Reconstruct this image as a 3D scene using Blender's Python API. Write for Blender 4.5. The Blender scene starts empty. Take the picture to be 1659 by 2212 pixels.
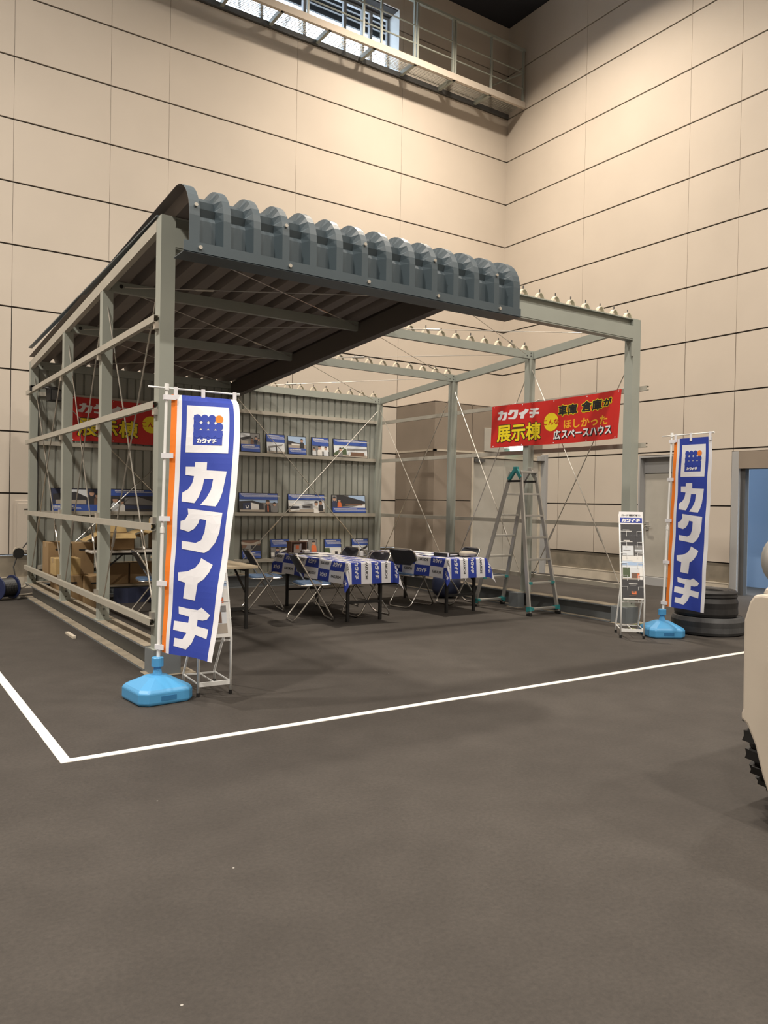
import bpy, bmesh, math, random
from mathutils import Vector, Matrix
random.seed(7)
scn = bpy.context.scene
col = scn.collection

# ------------------------------------------------------------------ camera, world, lamps, exposure
yaw, pitch, roll = .5915, -.0124, .0177
F = Vector((math.sin(yaw)*math.cos(pitch), math.cos(yaw)*math.cos(pitch), math.sin(pitch)))
R0 = Vector((math.cos(yaw), -math.sin(yaw), 0)); U0 = R0.cross(F)
R1 = math.cos(roll)*R0 + math.sin(roll)*U0; U1 = -math.sin(roll)*R0 + math.cos(roll)*U0
cam = bpy.data.cameras.new('camera'); cam.sensor_fit = 'HORIZONTAL'; cam.sensor_width = 36
cam.lens = 36*1697.05/1659; cam.clip_end = 200
co = bpy.data.objects.new('camera', cam); col.objects.link(co)
M4 = Matrix((R1, U1, -F)).transposed().to_4x4(); M4.translation = Vector((-1.949, -6.072, 1.391))
co.matrix_world = M4; scn.camera = co

w = bpy.data.worlds.new('overcast_sky'); scn.world = w; w.use_nodes = True
bg = w.node_tree.nodes['Background']; bg.inputs[0].default_value = (.80, .90, 1, 1); bg.inputs[1].default_value = 8.0

def lamp(x, y, z, power, size=.5, c=(1, .90, .78), spread=2.75):
    l = bpy.data.lights.new('hall_lamp', 'AREA'); l.shape = 'DISK'; l.size = size; l.energy = power; l.color = c; l.spread = spread
    o = bpy.data.objects.new('hall_lamp', l); o.location = (x, y, z); col.objects.link(o)
lamp(6.5, 3.7, 11.45, 640, .45, (1, .86, .70), 2.5)
for x, y, p in ((.3, 3.0, 170), (-6, 3.0, 850), (.3, -3.6, 360), (6.6, -3.6, 300), (-6, -3.6, 900), (.3, -10, 620), (6.6, -10, 480), (-6, -10, 700)):
    lamp(x, y, 11.45, p, .6)

scn.view_settings.view_transform = 'Standard'; scn.view_settings.look = 'None'
scn.view_settings.gamma = 1; scn.view_settings.use_curve_mapping = False
scn.view_settings.exposure = 0.0
scn.cycles.use_denoising = True
scn.cycles.max_bounces = 8; scn.cycles.diffuse_bounces = 5

# ------------------------------------------------------------------ materials
def srgb(r, g, b):
    f = lambda c: c/255/12.92 if c <= 10.3 else ((c/255+.055)/1.055)**2.4
    return (f(r), f(g), f(b))
MATS = {}
def mat(name, rgb, rough=.6, metal=0, var=0, scale=6, emit=0, bump=0, spec=.5, stretch=None):
    if name in MATS: return MATS[name]
    m = bpy.data.materials.new(name); m.use_nodes = True; MATS[name] = m
    n = m.node_tree.nodes; L = m.node_tree.links; b = n['Principled BSDF']
    b.inputs['Base Color'].default_value = (*rgb, 1); b.inputs['Roughness'].default_value = rough
    b.inputs['Metallic'].default_value = metal; b.inputs['Specular IOR Level'].default_value = spec
    if emit:
        b.inputs['Emission Color'].default_value = (*rgb, 1); b.inputs['Emission Strength'].default_value = emit
    if var or bump:
        tc = n.new('ShaderNodeTexCoord'); mp = n.new('ShaderNodeMapping'); nz = n.new('ShaderNodeTexNoise')
        if stretch: mp.inputs['Scale'].default_value = stretch
        nz.inputs['Scale'].default_value = scale; nz.inputs['Detail'].default_value = 6
        L.new(tc.outputs['Object'], mp.inputs[0]); L.new(mp.outputs[0], nz.inputs['Vector'])
        if var:
            cr = n.new('ShaderNodeValToRGB'); e = cr.color_ramp.elements
            e[0].position = .3; e[1].position = .7
            e[0].color = (*[c*(1-var) for c in rgb], 1); e[1].color = (*[min(1, c*(1+var)) for c in rgb], 1)
            L.new(nz.outputs['Fac'], cr.inputs[0]); L.new(cr.outputs[0], b.inputs['Base Color'])
        if bump:
            bp = n.new('ShaderNodeBump'); bp.inputs['Strength'].default_value = bump; bp.inputs['Distance'].default_value = .01
            L.new(nz.outputs['Fac'], bp.inputs['Height']); L.new(bp.outputs[0], b.inputs['Normal'])
    return m
m_wall = mat('wall_panel', (.50, .447, .385), .75, var=.05, scale=.7)
m_joint = mat('panel_joint', (.045, .04, .037), .9)
m_sill = mat('skirting', (.50, .45, .37), .8, var=.1)
m_conc = mat('concrete_plinth', (.20, .175, .135), .9, var=.3, scale=3)
m_store = mat('store_panel', (.235, .195, .155), .7, var=.06, scale=2)
m_door = mat('door_paint', (.40, .385, .345), .55, var=.04)
m_gray = mat('gray_paint', (.33, .335, .34), .5)
m_dgray = mat('dark_gray', (.07, .07, .07), .6)
m_blue_wall = mat('pale_blue_paint', (.36, .55, .85), .5)
m_ceil = mat('dark_ceiling', (.018, .019, .026), .9)
m_frame = mat('frame_green', (.325, .35, .315), .45, var=.04, scale=3)
m_base = mat('base_gray', (.17, .19, .205), .5, var=.08, scale=4)
m_girt = mat('girt_beige', (.42, .40, .345), .4, var=.05)
m_dust = mat('dusty_flange', (.30, .26, .20), .8, var=.25, scale=5)
m_roof = mat('roof_slate', (.062, .086, .103), .42, var=.05, scale=3)
m_under = mat('roof_underside', (.20, .175, .16), .7)
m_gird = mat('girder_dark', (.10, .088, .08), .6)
m_clad = mat('cladding', (.30, .315, .285), .5, var=.05, scale=2)
m_galv = mat('galvanised', (.62, .60, .55), .35, metal=.85)
m_chrome = mat('chrome', (.72, .70, .66), .22, metal=.95)
m_alu = mat('aluminium', (.50, .50, .48), .4, metal=.7)
m_white = mat('white_paint', (.78, .80, .80), .45)
m_clip = mat('clip_cream', (.62, .57, .45), .5)
m_black = mat('black_paint', (.012, .012, .012), .5)
m_rubber = mat('rubber', (.018, .018, .019), .55, var=.3, scale=8)
m_rubg = mat('dusty_rubber', (.055, .057, .06), .6, var=.3, scale=6)
m_teal = mat('teal_plastic', (.03, .22, .23), .5)
m_blue = mat('cloth_blue', (.022, .05, .36), .75)
m_cw = mat('cloth_white', (.74, .75, .80), .8)
m_orange = mat('cloth_orange', (.80, .20, .015), .75)
m_red = mat('banner_red', (.55, .018, .014), .55)
m_yel = mat('banner_yellow', (.85, .68, .015), .6)
m_ink = mat('ink_black', (.01, .01, .012), .6)
m_inkw = mat('ink_white', (.78, .78, .80), .6)
m_amber = mat('banner_amber', (.82, .42, .02), .6)
m_tank = mat('tank_blue', (.075, .31, .60), .35)
m_seat = mat('seat_blue', (.075, .14, .26), .45)
m_back = mat('chair_back', (.06, .065, .08), .5)
m_top = mat('table_top', (.50, .42, .30), .5, var=.05)
m_topw = mat('table_white', (.60, .58, .54), .5)
m_card = mat('cardboard', (.30, .20, .10), .8, var=.1, scale=5)
m_card2 = mat('cardboard_light', (.46, .33, .15), .8, var=.08)
m_tape = mat('floor_tape', (.80, .78, .73), .7)
m_truck = mat('truck_cream', (.46, .41, .345), .45, var=.03)
m_cable = mat('cable_navy', (.012, .02, .07), .5)
m_glow = mat('exit_light', (.55, 1, .85), .4, emit=2.5)

def floor_mat():
    m = bpy.data.materials.new('carpet_floor'); m.use_nodes = True
    n = m.node_tree.nodes; L = m.node_tree.links; b = n['Principled BSDF']
    tc = n.new('ShaderNodeTexCoord')
    n1 = n.new('ShaderNodeTexNoise'); n1.inputs['Scale'].default_value = .55; n1.inputs['Detail'].default_value = 5
    n2 = n.new('ShaderNodeTexNoise'); n2.inputs['Scale'].default_value = 55; n2.inputs['Detail'].default_value = 8; n2.inputs['Roughness'].default_value = .75
    n3 = n.new('ShaderNodeTexNoise'); n3.inputs['Scale'].default_value = 4; n3.inputs['Detail'].default_value = 7
    for q in (n1, n2, n3): L.new(tc.outputs['Object'], q.inputs['Vector'])
    c1 = n.new('ShaderNodeValToRGB'); e = c1.color_ramp.elements
    e[0].position = .35; e[0].color = (.034, .029, .025, 1); e[1].position = .65; e[1].color = (.045, .039, .034, 1)
    L.new(n1.outputs['Fac'], c1.inputs[0])
    c2 = n.new('ShaderNodeValToRGB'); e = c2.color_ramp.elements
    e[0].position = .3; e[0].color = (.72, .72, .72, 1); e[1].position = .72; e[1].color = (1.3, 1.3, 1.3, 1)
    L.new(n2.outputs['Fac'], c2.inputs[0])
    c3 = n.new('ShaderNodeValToRGB'); e = c3.color_ramp.elements
    e[0].position = .35; e[0].color = (.88, .87, .86, 1); e[1].position = .7; e[1].color = (1.1, 1.1, 1.1, 1)
    L.new(n3.outputs['Fac'], c3.inputs[0])
    mx = n.new('ShaderNodeMix'); mx.data_type = 'RGBA'; mx.blend_type = 'MULTIPLY'; mx.inputs[0].default_value = 1
    my = n.new('ShaderNodeMix'); my.data_type = 'RGBA'; my.blend_type = 'MULTIPLY'; my.inputs[0].default_value = 1
    L.new(c1.outputs[0], mx.inputs[6]); L.new(c2.outputs[0], mx.inputs[7])
    L.new(mx.outputs[2], my.inputs[6]); L.new(c3.outputs[0], my.inputs[7])
    # pale crumbs
    vo = n.new('ShaderNodeTexVoronoi'); vo.inputs['Scale'].default_value = 2.6
    L.new(tc.outputs['Object'], vo.inputs['Vector'])
    lt = n.new('ShaderNodeMath'); lt.operation = 'LESS_THAN'; lt.inputs[1].default_value = .011
    L.new(vo.outputs['Distance'], lt.inputs[0])
    mz = n.new('ShaderNodeMix'); mz.data_type = 'RGBA'; L.new(lt.outputs[0], mz.inputs[0])
    L.new(my.outputs[2], mz.inputs[6]); mz.inputs[7].default_value = (.30, .29, .27, 1)
    L.new(mz.outputs[2], b.inputs['Base Color']); b.inputs['Roughness'].default_value = .8
    bp = n.new('ShaderNodeBump'); bp.inputs['Strength'].default_value = .35; bp.inputs['Distance'].default_value = .004
    L.new(n2.outputs['Fac'], bp.inputs['Height']); L.new(bp.outputs[0], b.inputs['Normal'])
    return m
m_floor = floor_mat()

# ------------------------------------------------------------------ mesh helpers
V3 = Vector
class MB:
    def __init__(s): s.v = []; s.f = []; s.m = []
    def add(s, vs, fs, m=0):
        k = len(s.v); s.v += [tuple(v) for v in vs]
        for f in fs: s.f.append([i+k for i in f]); s.m.append(m)
        return s
    def box(s, x0, x1, y0, y1, z0, z1, m=0):
        v = [(x, y, z) for z in (z0, z1) for y in (y0, y1) for x in (x0, x1)]
        return s.add(v, [(0, 2, 3, 1), (4, 5, 7, 6), (0, 1, 5, 4), (2, 6, 7, 3), (0, 4, 6, 2), (1, 3, 7, 5)], m)
    def obox(s, c, a, b, d, m=0):      # centre and three half axes
        c, a, b, d = V3(c), V3(a), V3(b), V3(d)
        v = [c+a*i+b*j+d*k for k in (-1, 1) for j in (-1, 1) for i in (-1, 1)]
        return s.add(v, [(0, 2, 3, 1), (4, 5, 7, 6), (0, 1, 5, 4), (2, 6, 7, 3), (0, 4, 6, 2), (1, 3, 7, 5)], m)
    def bar(s, p, q, w, h, up=(0, 0, 1), m=0):
        p, q = V3(p), V3(q); d = (q-p)/2; t = d.normalized(); u = V3(up)
        a = t.cross(u)
        if a.length < 1e-4: a = t.cross(V3((1, 0, 0)))
        a.normalize(); b = a.cross(t)
        return s.obox((p+q)/2, d, a*w/2, b*h/2, m)
    def extr(s, sec, o, A, B, Lv, m=0):     # section polygon (u,v) on axes A,B swept along Lv
        o, A, B, Lv = V3(o), V3(A), V3(B), V3(Lv); n = len(sec)
        v = [o+A*u+B*w_ for u, w_ in sec]; v += [p+Lv for p in v]
        f = [(i, (i+1) % n, n+(i+1) % n, n+i) for i in range(n)]
        f += [tuple(range(n))[::-1], tuple(range(n, 2*n))]
        return s.add(v, f, m)
    def tube(s, pts, r, n=8, m=0, closed=False):
        pts = [V3(p) for p in pts]; N = len(pts); rings = []; prev = None
        for i, p in enumerate(pts):
            if closed: t = pts[(i+1) % N]-pts[i-1]
            else: t = pts[min(i+1, N-1)]-pts[max(i-1, 0)]
            t.normalize()
            if prev is None:
                a = t.cross(V3((0, 0, 1)))
                if a.length < 1e-3: a = t.cross(V3((1, 0, 0)))
            else: a = prev-t*prev.dot(t)
            a.normalize(); prev = a; b = t.cross(a)
            rr = r[i] if isinstance(r, (list, tuple)) else r
            rings.append([p+(a*math.cos(2*math.pi*j/n)+b*math.sin(2*math.pi*j/n))*rr for j in range(n)])
        v = [q for g in rings for q in g]; f = []
        for i in range(N if closed else N-1):
            k = (i+1) % N
            for j in range(n): f.append((i*n+j, i*n+(j+1) % n, k*n+(j+1) % n, k*n+j))
        if not closed: f += [tuple(range(n))[::-1], tuple(range((N-1)*n, N*n))]
        return s.add(v, f, m)
    def lathe(s, prof, o=(0, 0, 0), n=24, m=0, axis='Z', sq=0):
        o = V3(o); v = []
        for r, z in prof:
            for j in range(n):
                t = 2*math.pi*j/n; x, y = r*math.cos(t), r*math.sin(t)
                q = {'Z': (x, y, z), 'X': (z, x, y), 'Y': (x, z, y)}[axis]
                v.append(o+V3(q))
        f = []
        for i in range(len(prof)-1):
            for j in range(n): f.append((i*n+j, i*n+(j+1) % n, (i+1)*n+(j+1) % n, (i+1)*n+j))
        f += [tuple(range(n))[::-1], tuple(range((len(prof)-1)*n, len(prof)*n))]
        return s.add(v, f, m)
    def grid(s, fn, us, vs, mf=0):
        nu, nv = len(us), len(vs); k = len(s.v)
        s.v += [tuple(fn(u, v)) for v in vs for u in us]
        for j in range(nv-1):
            for i in range(nu-1):
                s.f.append([k+j*nu+i, k+j*nu+i+1, k+(j+1)*nu+i+1, k+(j+1)*nu+i])
                s.m.append(mf((us[i]+us[i+1])/2, (vs[j]+vs[j+1])/2) if callable(mf) else mf)
        return s
    def build(s, name, mats, parent=None, smooth=False, bevel=0, solid=0, recalc=True, solid_m=0):
        me = bpy.data.meshes.new(name); me.from_pydata(s.v, [], s.f)
        if not isinstance(mats, (list, tuple)): mats = [mats]
        for q in mats: me.materials.append(q)
        me.polygons.foreach_set('material_index', s.m)
        if recalc:
            bm = bmesh.new(); bm.from_mesh(me); bmesh.ops.recalc_face_normals(bm, faces=bm.faces); bm.to_mesh(me); bm.free()
        if smooth: me.polygons.foreach_set('use_smooth', [True]*len(me.polygons))
        me.update()
        o = bpy.data.objects.new(name, me); col.objects.link(o)
        if parent is not None: o.parent = parent
        if solid:
            md = o.modifiers.new('thickness', 'SOLIDIFY'); md.thickness = solid; md.offset = -1; md.material_offset = solid_m
        if bevel:
            md = o.modifiers.new('bevel', 'BEVEL'); md.width = bevel; md.segments = 2; md.limit_method = 'ANGLE'
        return o
def thing(name, label, cat, loc=(0, 0, 0), rz=0, group=None):
    o = bpy.data.objects.new(name, None); col.objects.link(o); o.location = loc; o.rotation_euler = (0, 0, rz)
    o.empty_display_size = .1
    o['label'] = label; o['category'] = cat
    if group: o['group'] = group
    return o
def tag(o, label, cat, group=None):
    o['label'] = label; o['category'] = cat
    if group: o['group'] = group
    return o
def struct(o): o['kind'] = 'structure'; return o
def dup(root, loc, rz=0, label=None):
    r = root.copy(); col.objects.link(r); r.location = loc; r.rotation_euler = (0, 0, rz)
    if label: r['label'] = label
    for ch in list(root.children):
        c = ch.copy(); col.objects.link(c); c.parent = r
        for g in list(ch.children):
            d = g.copy(); col.objects.link(d); d.parent = c
    return r
def lin(a, b, n): return [a+(b-a)*i/(n-1) for i in range(n)]

# flat outlines (lettering, print) as triangles cut to a grid so that they can follow a curved sheet
def flat(polys, step=None):
    bm = bmesh.new()
    for P in polys:
        try: bm.faces.new([bm.verts.new((x, y, 0)) for x, y in P])
        except ValueError: pass
    bmesh.ops.triangulate(bm, faces=bm.faces[:], ngon_method='EAR_CLIP')
    return cut(bm, step)
def cut(bm, step):
    if step:
        xs = [v.co.x for v in bm.verts]; ys = [v.co.y for v in bm.verts]
        for ax, lo, hi in ((0, min(xs), max(xs)), (1, min(ys), max(ys))):
            k = math.floor(lo/step)+1
            while k*step < hi:
                co_ = [0, 0, 0]; no = [0, 0, 0]; co_[ax] = k*step; no[ax] = 1
                bmesh.ops.bisect_plane(bm, geom=bm.verts[:]+bm.edges[:]+bm.faces[:], plane_co=co_, plane_no=no); k += 1
    bm.verts.index_update()
    r = ([(v.co.x, v.co.y) for v in bm.verts], [[v.index for v in f.verts] for f in bm.faces]); bm.free()
    return r
_T = {}
def text(s, h, bold=0, w=None, step=None):        # lettering with its lower left at 0,0; h tall, w wide
    key = (s, bold)
    if key not in _T:
        c = bpy.data.curves.new('lettering', 'FONT'); c.body = s; c.offset = bold; c.resolution_u = 3
        o = bpy.data.objects.new('lettering', c); col.objects.link(o); bpy.context.view_layer.update()
        dg = bpy.context.evaluated_depsgraph_get(); me = o.evaluated_get(dg).to_mesh()
        vs = [(v.co.x, v.co.y) for v in me.vertices]; fs = [list(p.vertices) for p in me.polygons]
        o.evaluated_get(dg).to_mesh_clear(); bpy.data.objects.remove(o); bpy.data.curves.remove(c)
        _T[key] = (vs, fs)
    vs, fs = _T[key]
    x0 = min(v[0] for v in vs); x1 = max(v[0] for v in vs); y0 = min(v[1] for v in vs); y1 = max(v[1] for v in vs)
    k = h/(y1-y0); kx = k if w is None else w/(x1-x0)
    vs = [((x-x0)*kx, (y-y0)*k) for x, y in vs]
    if step:
        bm = bmesh.new(); bv = [bm.verts.new((x, y, 0)) for x, y in vs]
        for f in fs:
            try: bm.faces.new([bv[i] for i in f])
            except ValueError: pass
        return cut(bm, step)
    return vs, fs
def put(mb, fl, fn, m):      # fl = (verts2d, faces), fn maps (x,y) -> point
    vs, fs = fl; mb.add([fn(x, y) for x, y in vs], fs, m)
KA = [(518,548),(588,548),(588,598),(705,602),(690,735),(678,785),(660,822),(566,815),(600,770),(622,720),(630,652),(577,652),(570,705),(552,765),(528,805),(450,797),(450,742),(485,718),(506,680),(515,636),(463,630),(463,578),(517,578)]
KU = [(480,860),(672,880),(668,1000),(650,1065),(620,1110),(592,1130),(458,1112),(455,1062),(535,1072),(568,1052),(585,1000),(590,928),(552,922),(545,950),(522,985),(490,1005),(445,990),(445,940),(468,930),(485,895)]
II = [(578,1152),(655,1188),(640,1235),(610,1280),(572,1308),(558,1418),(483,1410),(490,1312),(450,1300),(446,1250),(500,1240),(545,1215),(570,1180)]
def unit(P):
    x0 = min(p[0] for p in P); x1 = max(p[0] for p in P); y0 = min(p[1] for p in P); y1 = max(p[1] for p in P)
    return [((x-x0)/(x1-x0), (y1-y)/(y1-y0)) for x, y in P]
CH = [(.08,.97),(.28,.94),(.60,.93),(.72,1),(1,.86),(.92,.75),(.78,.71),(.62,.71),(.62,.56),(1,.54),(.98,.32),(.60,.36),(.52,.16),(.38,0),(.05,.05),(.06,.24),(.26,.22),(.35,.38),(0,.42),(0,.63),(.36,.61),(.37,.75),(.1,.80)]
KANA = [unit(KA), unit(KU), unit(II), CH]
def kana_row(x, y, w_, h, gap=.08, slant=0):      # the four block letters side by side
    ps = []
    for i, P in enumerate(KANA):
        ps.append([(x+(i+px*(1-gap))*w_/4+slant*py*h, y+py*h) for px, py in P])
    return ps
# ------------------------------------------------------------------ the hall
XW, YB = 9.761, 6.807
ROWS = [.5, 1.428, 2.355, 3.281, 4.208, 5.135, 6.062, 6.989, 7.916, 8.843, 9.77, 10.70, 11.75]
def panels(joints, holes, lo, hi, low_joints):
    """rectangles (a0,a1,z0,z1) of wall panels between joints, with holes cut out"""
    out = []
    for i in range(len(ROWS)-1):
        z0, z1 = ROWS[i], ROWS[i+1]
        cuts = sorted(set([z0, z1]+[z for h in holes for z in h[2:] if z0 < z < z1]))
        js = sorted(set([lo, hi]+[j for j in (low_joints if z1 < 4.3 else joints) if lo < j < hi]))
        for zz0, zz1 in zip(cuts, cuts[1:]):
            for a0, a1 in zip(js, js[1:]):
                segs = [(a0, a1)]
                for h in holes:
                    if h[2] < zz1-1e-4 and h[3] > zz0+1e-4:
                        ns = []
                        for s0, s1 in segs:
                            if h[0] > s0: ns.append((s0, min(s1, h[0])))
                            if h[1] < s1: ns.append((max(s0, h[1]), s1))
                        segs = [q for q in ns if q[1]-q[0] > .01]
                for s0, s1 in segs:
                    g0 = .0125 if abs(zz0-z0) < 1e-5 else 0; g1 = .0125 if abs(zz1-z1) < 1e-5 else 0
                    gl = .0025 if s0 in js and s0 != lo else 0; gr = .0025 if s1 in js and s1 != hi else 0
                    if z1 < 4.3: gl *= 2.4; gr *= 2.4
                    out.append((s0+gl, s1-gr, zz0+g0, zz1-g1))
    return out
floor = MB().box(-16, XW+6, -16, 16, -.2, 0).build('floor', m_floor); struct(floor)

WIN = (-3.2, 6.865, 9.83, 11.10)
mb = MB()
for a0, a1, z0, z1 in panels([-9.7, -7.4, -4.7, -2.37, -.05, 1.35, 2.29, 4.637, 6.967], [WIN], -16, XW+.0, [-7.4, -4.7, -2.37, -.05, 1.35, 2.29, 4.637, 6.967, 8.3]):
    mb.box(a0, a1, YB, YB+.05, z0, z1, 0)
for b in ((-16, WIN[0], .5, 11.75), (WIN[1], XW+.3, .5, 11.75), (WIN[0], WIN[1], .5, WIN[2]), (WIN[0], WIN[1], WIN[3], 11.75)):
    mb.box(b[0], b[1], YB+.025, YB+.45, b[2], b[3], 1)
wb = mb.build('wall_back', [m_wall, m_joint]); struct(wb)

D2_ = (2.41, 3.15, 0, 2.31); D3_ = (-1.2, 1.335, 0, 2.31)
mb = MB()
for a0, a1, z0, z1 in panels([-11, -8.6, -6.2, -3.9, -1.5, 1.31, 2.24, 4.57], [D2_, D3_], -16, YB+.0, [-8.6, -6.2, -3.9, -2.4, -1.5, -.55, .38, 1.31, 2.24, 3.2, 4.16, 5.1]):
    mb.box(XW, XW+.05, a0, a1, z0, z1, 0)
for b in ((-16, D3_[0], 0, 11.75), (D3_[1], D2_[0], 0, 11.75), (D2_[1], YB+.3, 0, 11.75), (D3_[0], D3_[1], 2.31, 11.75), (D2_[0], D2_[1], 2.31, 11.75)):
    mb.box(XW+.025, XW+.28, b[0], b[1], b[2]+.002, b[3], 1)
wr = mb.build('wall_right', [m_wall, m_joint]); struct(wr)
for nm, b in (('wall_left', (-16.2, -16, -16, YB, 0, 11.75)), ('wall_front', (-16, XW, -16.2, -16, 0, 11.75))):
    struct(MB().box(*b).build(nm, m_wall))
struct(MB().box(-16.2, XW+.3, -16.2, YB+.4, 11.75, 11.95).build('ceiling', m_ceil))
# steel box beam in the ceiling corner
# plinths with the carpet-covered step in front of them
def plinth(nm, segs, ax):
    mb = MB()
    for a0, a1 in segs:
        if ax == 'y':
            mb.box(XW+.02, XW+.1, a0, a1, .16, .49, 0); mb.box(XW-.015, XW+.1, a0, a1, .0, .165, 1); mb.box(XW-.02, XW+.02, a0, a1, .165, .18, 1)
        else:
            mb.box(a0, a1, YB+.02, YB+.1, .16, .49, 0); mb.box(a0, a1, YB-.015, YB+.1, 0, .165, 1)
    struct(mb.build(nm, [m_conc, m_sill]))
plinth('baseboard_right', [(-16, D3_[0]), (D3_[1], D2_[0]), (D2_[1], YB)], 'y')
plinth('baseboard_back', [(-16, 6.95)], 'x')

# corner store built into the hall corner, with the double door in its front
SX, SY, SZ = 6.96, 5.55, 3.29
mb = MB()
mb.box(SX, SX+.06, SY+.06, YB-.01, 2.40, SZ, 0); mb.box(SX, SX+.06, SY+.06, YB-.01, 1.455, 2.365, 0)
mb.box(SX, SX+.06, SY+.06, YB-.01, .40, 1.44, 0); mb.box(SX, SX+.06, SY+.06, YB-.01, 0, .385, 0)
mb.box(SX+.015, SX+.05, SY+.03, YB-.01, 0, SZ-.01, 1)
for x0, x1 in ((SX, 7.86), (7.875, XW-.02)):
    mb.box(x0, x1, SY, SY+.06, 2.40, SZ, 0)
mb.box(SX, 7.86, SY, SY+.06, 1.455, 2.365, 0); mb.box(SX, 7.86, SY, SY+.06, .40, 1.44, 0); mb.box(SX, 7.86, SY, SY+.06, 0, .385, 0)
mb.box(SX+.03, 7.87, SY+.015, SY+.05, 0, SZ-.01, 1); mb.box(7.86, XW-.02, SY+.015, SY+.05, 2.37, SZ-.01, 1)
mb.box(SX-.012, SX+.05, SY-.012, YB-.01, 2.365, 2.40, 2); mb.box(SX-.012, XW-.02, SY-.012, SY+.03, 2.365, 2.40, 2)
mb.box(SX, XW-.02, SY, YB-.01, SZ-.01, SZ+.01, 0)
struct(mb.build('wall_corner', [m_store, m_joint, m_sill]))
d1 = thing('door_1', 'gray double door in the front of the brown corner store, behind the stepladder', 'door', (7.87, SY, 0)); struct(d1)
MB().box(0, .035, -.02, .06, 0, 2.36).box(1.80, 1.87, -.02, .06, 0, 2.36).box(.035, 1.80, -.02, .06, 2.29, 2.36).build('door_frame', m_sill, d1)
for a0, a1 in ((.04, .84), (.848, 1.795)):
    MB().box(a0, a1, .01, .05, .02, 2.28).build('door_leaf', m_door, d1, bevel=.004)
MB().box(.05, .30, -.05, .01, 2.20, 2.26).build('door_closer', m_dgray, d1)
sb = MB().box(8.17, 9.47, SY-.03, SY-.002, 2.415, 2.87).build('notice_board', m_door, bevel=.004)
tag(sb, 'blank cream board fixed above the gray double door, partly behind the red banner', 'board')
ex = thing('exit_sign', 'small lit exit lamp box glowing pale green below the lower edge of the red banner', 'exit sign', (8.90, SY-.09, 2.40))
MB().box(-.24, .24, -.03, .055, .09, .22).build('housing', m_white, ex, bevel=.006)
MB().box(-.17, .17, -.055, -.031, .04, .21).build('light_panel', m_glow, ex, bevel=.01)
struct(MB().box(9.71, XW, SY-.16, SY, 0, 2.42).box(9.60, XW, SY-.12, SY, 2.29, 2.38).build('trim_1', m_gray))

# single door recessed in the right wall
d2 = thing('door_2', 'cream single steel door recessed in the right wall, left of the right flag', 'door', (XW, 2.78, 0)); struct(d2)
MB().box(.0, .20, -.37, -.335, 0, 2.30).box(0, .20, .335, .37, 0, 2.30).box(0, .20, -.335, .335, 2.27, 2.30).box(.02, .20, -.335, .335, 0, .14).build('door_frame', m_gray, d2)
MB().box(.19, .24, -.37, .37, 0, 2.31).build('door_back', m_gray, d2)
MB().box(.14, .19, -.335, .335, .145, 1.985).build('door_leaf', m_door, d2, bevel=.004)
MB().box(.13, .19, -.335, .335, 2.0, 2.27).build('transom_panel', m_gray, d2)
MB().box(.105, .14, .23, .29, .98, 1.12).tube([(.11, .26, 1.05), (.075, .26, 1.05), (.07, .13, 1.05)], .011).build('door_handle', m_alu, d2, smooth=False)
# wide doorway with a pale blue sliding leaf lit by daylight
d3 = thing('door_3', 'wide doorway in the right wall with a pale blue daylit door leaf', 'door', (XW, .07, 0)); struct(d3)
MB().box(-.0, .30, 1.14, 1.262, 0, 2.305).box(.0, .30, -1.262, -1.14, 0, 2.305).build('door_jamb', m_gray, d3, bevel=.004)
MB().box(.0, .30, -1.14, 1.14, 2.03, 2.305).build('door_lintel', m_store, d3)
MB().box(.06, .16, 1.06, 1.14, 0, 2.03).build('guide_rail', m_dgray, d3)

bp_ = MB().box(XW+1.5, XW+1.56, -2.6, 3.4, 0, 2.9)
for i in range(8): bp_.box(XW+1.49, XW+1.5, -2.6+i*.8, -2.59+i*.8, 0, 2.9)
tag(bp_.build('blue_partition', m_blue_wall), 'pale blue outdoor partition lit by daylight, seen through the wide doorway at the right edge', 'partition')
struct(MB().box(XW+.3, XW+6, -16, YB, 2.99, 3.0).build('x', m_wall)) if False else None
# wall hatch at the far left
ht = MB().box(.03, .55, YB-.02, YB+.02, .53, 1.32, 0).box(.06, .52, YB-.032, YB-.015, .57, 1.28, 0).box(.15, .30, YB-.036, YB-.03, 1.18, 1.20, 1)
tag(ht.build('wall_hatch', [m_wall, m_joint], bevel=.004), 'cream service hatch low in the back wall left of the garage', 'hatch')

# high window with mullions; daylight canopy outside
wn = thing('window_1', 'high strip window in the back wall behind the catwalk', 'window', (1.83, YB, 9.83)); struct(wn)
h0, h1 = WIN[0]-1.83, WIN[1]-1.83
MB().box(h0, h1, .36, .42, 0, .05).box(h0, h1, .36, .42, 1.22, 1.27).box(h1-.05, h1, .36, .42, .05, 1.22).box(h0, h0+.05, .36, .42, .05, 1.22).build('window_frame', m_gray, wn)
for x in (-2.2, -.6, .55, 1.35, 2.25, 3.12, 4.0, 4.42, 4.60):
    MB().box(x-.03, x+.03, .35, .43, .05, 1.22).build('mullion', m_gray, wn)
g_ = mat('window_glass', (.9, .95, 1), .05); b_ = g_.node_tree.nodes['Principled BSDF']; b_.inputs['Transmission Weight'].default_value = 1; b_.inputs['IOR'].default_value = 1.02
MB().box(h0+.05, h1-.05, .388, .392, .05, 1.22).build('pane', g_, wn)
MB().box(h1-.004, h1, .0, .36, .0, 1.27).box(h0, h1, .0, .36, -.004, 0).build('window_reveal', m_white, wn)
cn = MB().box(-4, 9, YB+.46, YB+1.35, 11.30, 11.5, 0)
for i in range(4): cn.box(-4, 9, YB+.5+i*.22, YB+.55+i*.22, 11.20, 11.30, 0)
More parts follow.
